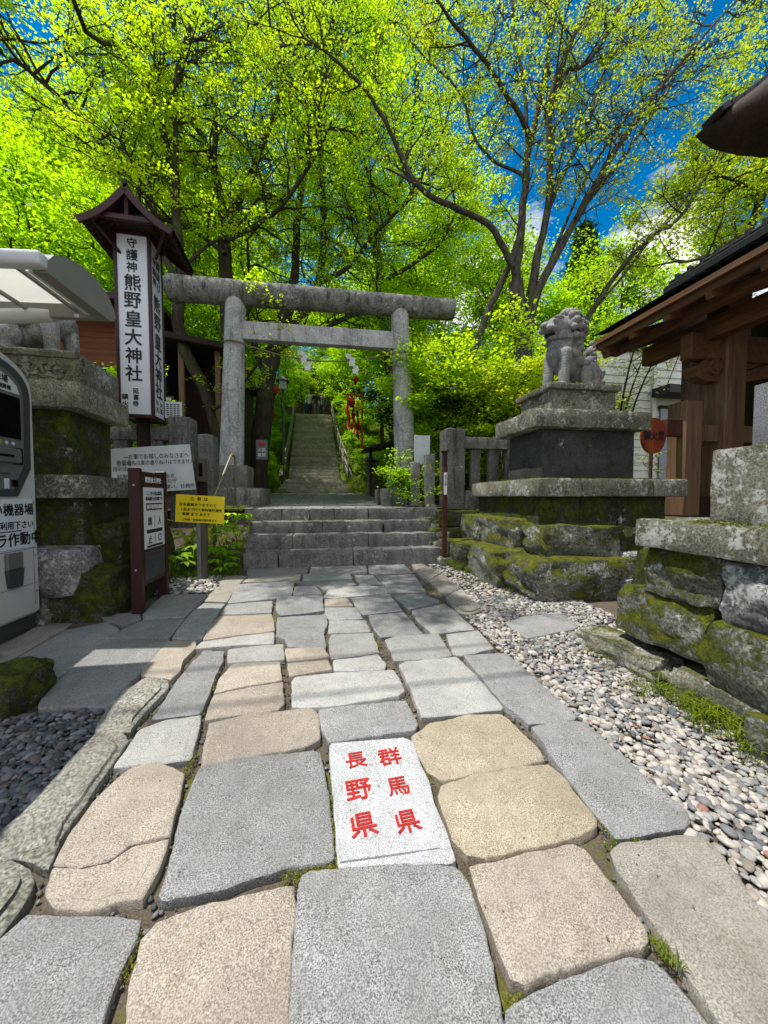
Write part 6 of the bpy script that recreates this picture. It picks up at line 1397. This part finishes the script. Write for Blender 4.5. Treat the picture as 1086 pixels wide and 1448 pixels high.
def spots(n, x0, x1, y0, y1, f=None): return [(x, y, (SL*y - .03) if f is None else f(x, y)) for x, y in zip(rng.uniform(x0, x1, n), rng.uniform(y0, y1, n))]
grass('grass', 'grass between the wooden stake and the mossy boulders', spots(130, 2.05, 2.5, 5.5, 6.45, lambda x, y: SL*y + max(0, (y - 6.1))*.6), 9, .16, .005, 'grass')
grass('grass', 'grass along the foot of the right pedestal boulders', [(2.2 + (6 - y)*.22 + rng.normal(0, .05), y, SL*y - .02) for y in rng.uniform(4.1, 5.9, 90)], 7, .10, .004, 'grass')
grass('grass', 'bright grass clump at the foot of the near boulders', [(2.42 + rng.normal(0, .09), 1.9 + rng.normal(0, .22), SL*1.9) for _ in range(60)], 10, .17, .004, 'grass')
grass('grass', 'grass on the bank left of the steps and around the torii plinth', spots(120, -2.3, -1.32, 5.7, 6.2) + spots(160, -2.3, -1.3, 6.2, 7.0, lambda x, y: hz(x, y)) + spots(70, -2.2, -1.45, 6.9, 7.6, lambda x, y: 1.24), 8, .15, .005, 'grass')
grass('grass', 'grassy bank on both sides of the long stairway', spots(900, .95, 3.2, 13.6, 26, lambda x, y: hz(x, y)) + spots(900, -4, -1.75, 13.6, 26, lambda x, y: hz(x, y)), 7, .30, .012, 'grass')
C = [tuple(Vector((x, y, SL*y + .008))) for x, y in zip(rng.uniform(-1.4, 2.4, 260), rng.uniform(1.0, 6.0, 260))]
v, f = leaf_arrays(C, 1, .01, .012, .35); o = npobj('fallen_leaves', v, f, M['leaf_brown']); tag(o, 'small dry leaves and bud scales scattered over the path', 'fallen leaves', None, 'stuff')
p = G(940, 1352); grass('grass_tuft', 'tiny bright grass tuft growing in a joint of the path', [(p.x + rng.normal(0, .012), p.y + rng.normal(0, .02), p.z - .01) for _ in range(9)], 9, .05, .0016, 'grass', cat='grass tuft', kind='thing')
# moss cushions in joints and on ledges: tiny leaf flakes
def mossy(name, label, C, per, spread, size, mat='moss'):
    v, f = leaf_arrays(C, per, spread, size, 1.0, flat=.35); o = npobj(name, v, f, M[mat]); tag(o, label, 'moss', None, 'stuff'); return o
def line(p0, p1, n, dz=-.01, j=.012):
    a, c = G(*p0), G(*p1); return [tuple(a.lerp(c, t) + Vector((rng.normal(0, j), rng.normal(0, j), dz))) for t in rng.random(n)]
C = line((400, 1240), (476, 1222), 60) + line((470, 1100), (476, 1215), 40, j=.005) + line((590, 1080), (612, 1110), 25) + line((810, 1110), (865, 1180), 45) + line((920, 1188), (850, 1192), 18) + line((262, 1090), (276, 1060), 22) + line((527, 895), (538, 915), 22) + line((290, 1010), (310, 940), 30) + line((745, 1400), (715, 1430), 10) + line((182, 1380), (195, 1320), 16) + line((600, 1300), (590, 1240), 0)
mossy('joint_moss', 'yellow-green moss in the joints of the path', C, 26, .007, .007)
C = [(x, y, SL*y + .0) for x, y in zip(rng.normal(2.40, .12, 260), rng.uniform(1.2, 2.9, 260))]
C2 = [(x, y, 1.33) for x, y in zip(rng.uniform(2.46, 2.55, 120), rng.uniform(.8, 2.08, 120))] + [(x, 2.08 + rng.random()*.08, 1.33) for x in rng.uniform(2.5, 3.6, 120)]
mossy('moss', 'moss along the foot and top of the near wall', C + C2, 30, .022, .011)
C = [(x, 4.53 + rng.random()*.15, 1.745) for x in rng.uniform(2.9, 5.0, 160)] + [(2.82 + rng.random()*.1, y, 1.745) for y in rng.uniform(4.6, 6.6, 160)] + [(x, 4.6 + rng.random()*.1, 2.685) for x in rng.uniform(2.85, 4.5, 120)] + [(2.84 + rng.random()*.1, y, 2.69) for y in rng.uniform(4.6, 5.7, 130)] + [(x, 4.7 + rng.random()*.05, 3.072) for x in rng.uniform(3.1, 4.1, 30)]
mossy('moss', 'thin moss along the ledges of the right pedestal', C, 22, .020, .012)
# big fern-like leaves behind the yellow notice
def fern(x, y, z, s, label, grp='large leafed plants beside the yellow notice'):
    t = thing('leafy_plant', label, 'plant', (x, y, z), group=grp)
    b = B()
    for k in range(11):
        a = k*2.399 + random.random()*.5; d = Vector((math.cos(a), math.sin(a), 0)); sd = Vector((-d.y, d.x, 0)); L = s*random.uniform(.6, 1); h_ = s*random.uniform(.45, 1.0)
        stem = [Vector((x, y, z)), Vector((x, y, z)) + d*L*.3 + Vector((0, 0, h_*.8)), Vector((x, y, z)) + d*L*.6 + Vector((0, 0, h_))]; pipe(b, stem, .004, 4)
        o = stem[-1]; w = s*.26; 
        for j in (-1, 0, 1):
            dd = (d*math.cos(j*.85) + sd*math.sin(j*.85)); s2_ = Vector((-dd.y, dd.x, 0)); LL = s*.52
            P = [o, o + dd*LL*.35 + s2_*w*.42 + Vector((0, 0, .02*s)), o + dd*LL*.75 + s2_*w*.34 - Vector((0, 0, .05*s)), o + dd*LL - Vector((0, 0, .16*s)), o + dd*LL*.75 - s2_*w*.34 - Vector((0, 0, .05*s)), o + dd*LL*.35 - s2_*w*.42 + Vector((0, 0, .02*s)), o + dd*LL*.5 - Vector((0, 0, .04*s))]
            vs = [b.verts.new(p) for p in P]
            for q in ((0, 1, 6), (1, 2, 6), (2, 3, 6), (3, 4, 6), (4, 5, 6), (5, 0, 6)): b.faces.new([vs[i] for i in q])
    bobj('leaves', b, M['leaf_maple_deep'], t, 180)
for i, (x, y, z, s, lb2) in enumerate(((-1.95, 5.95, .5, .30, 'large leafed green plant left of the yellow notice stake'), (-1.55, 6.05, .5, .30, 'large leafed green plant right of the yellow notice stake'), (-1.75, 6.35, .75, .34, 'tallest large leafed plant directly behind the yellow notice'), (-2.15, 5.65, .38, .32, 'low leafed plant beside the brown notice board'), (-1.5, 5.75, .36, .25, 'small plant at the left corner of the lowest step'), (-1.5, 6.5, .9, .34, 'plant on the bank directly left of the second step'), (-2.1, 6.2, .7, .3, 'plant on the bank behind the brown notice board'))): fern(x, y, z, s, lb2)
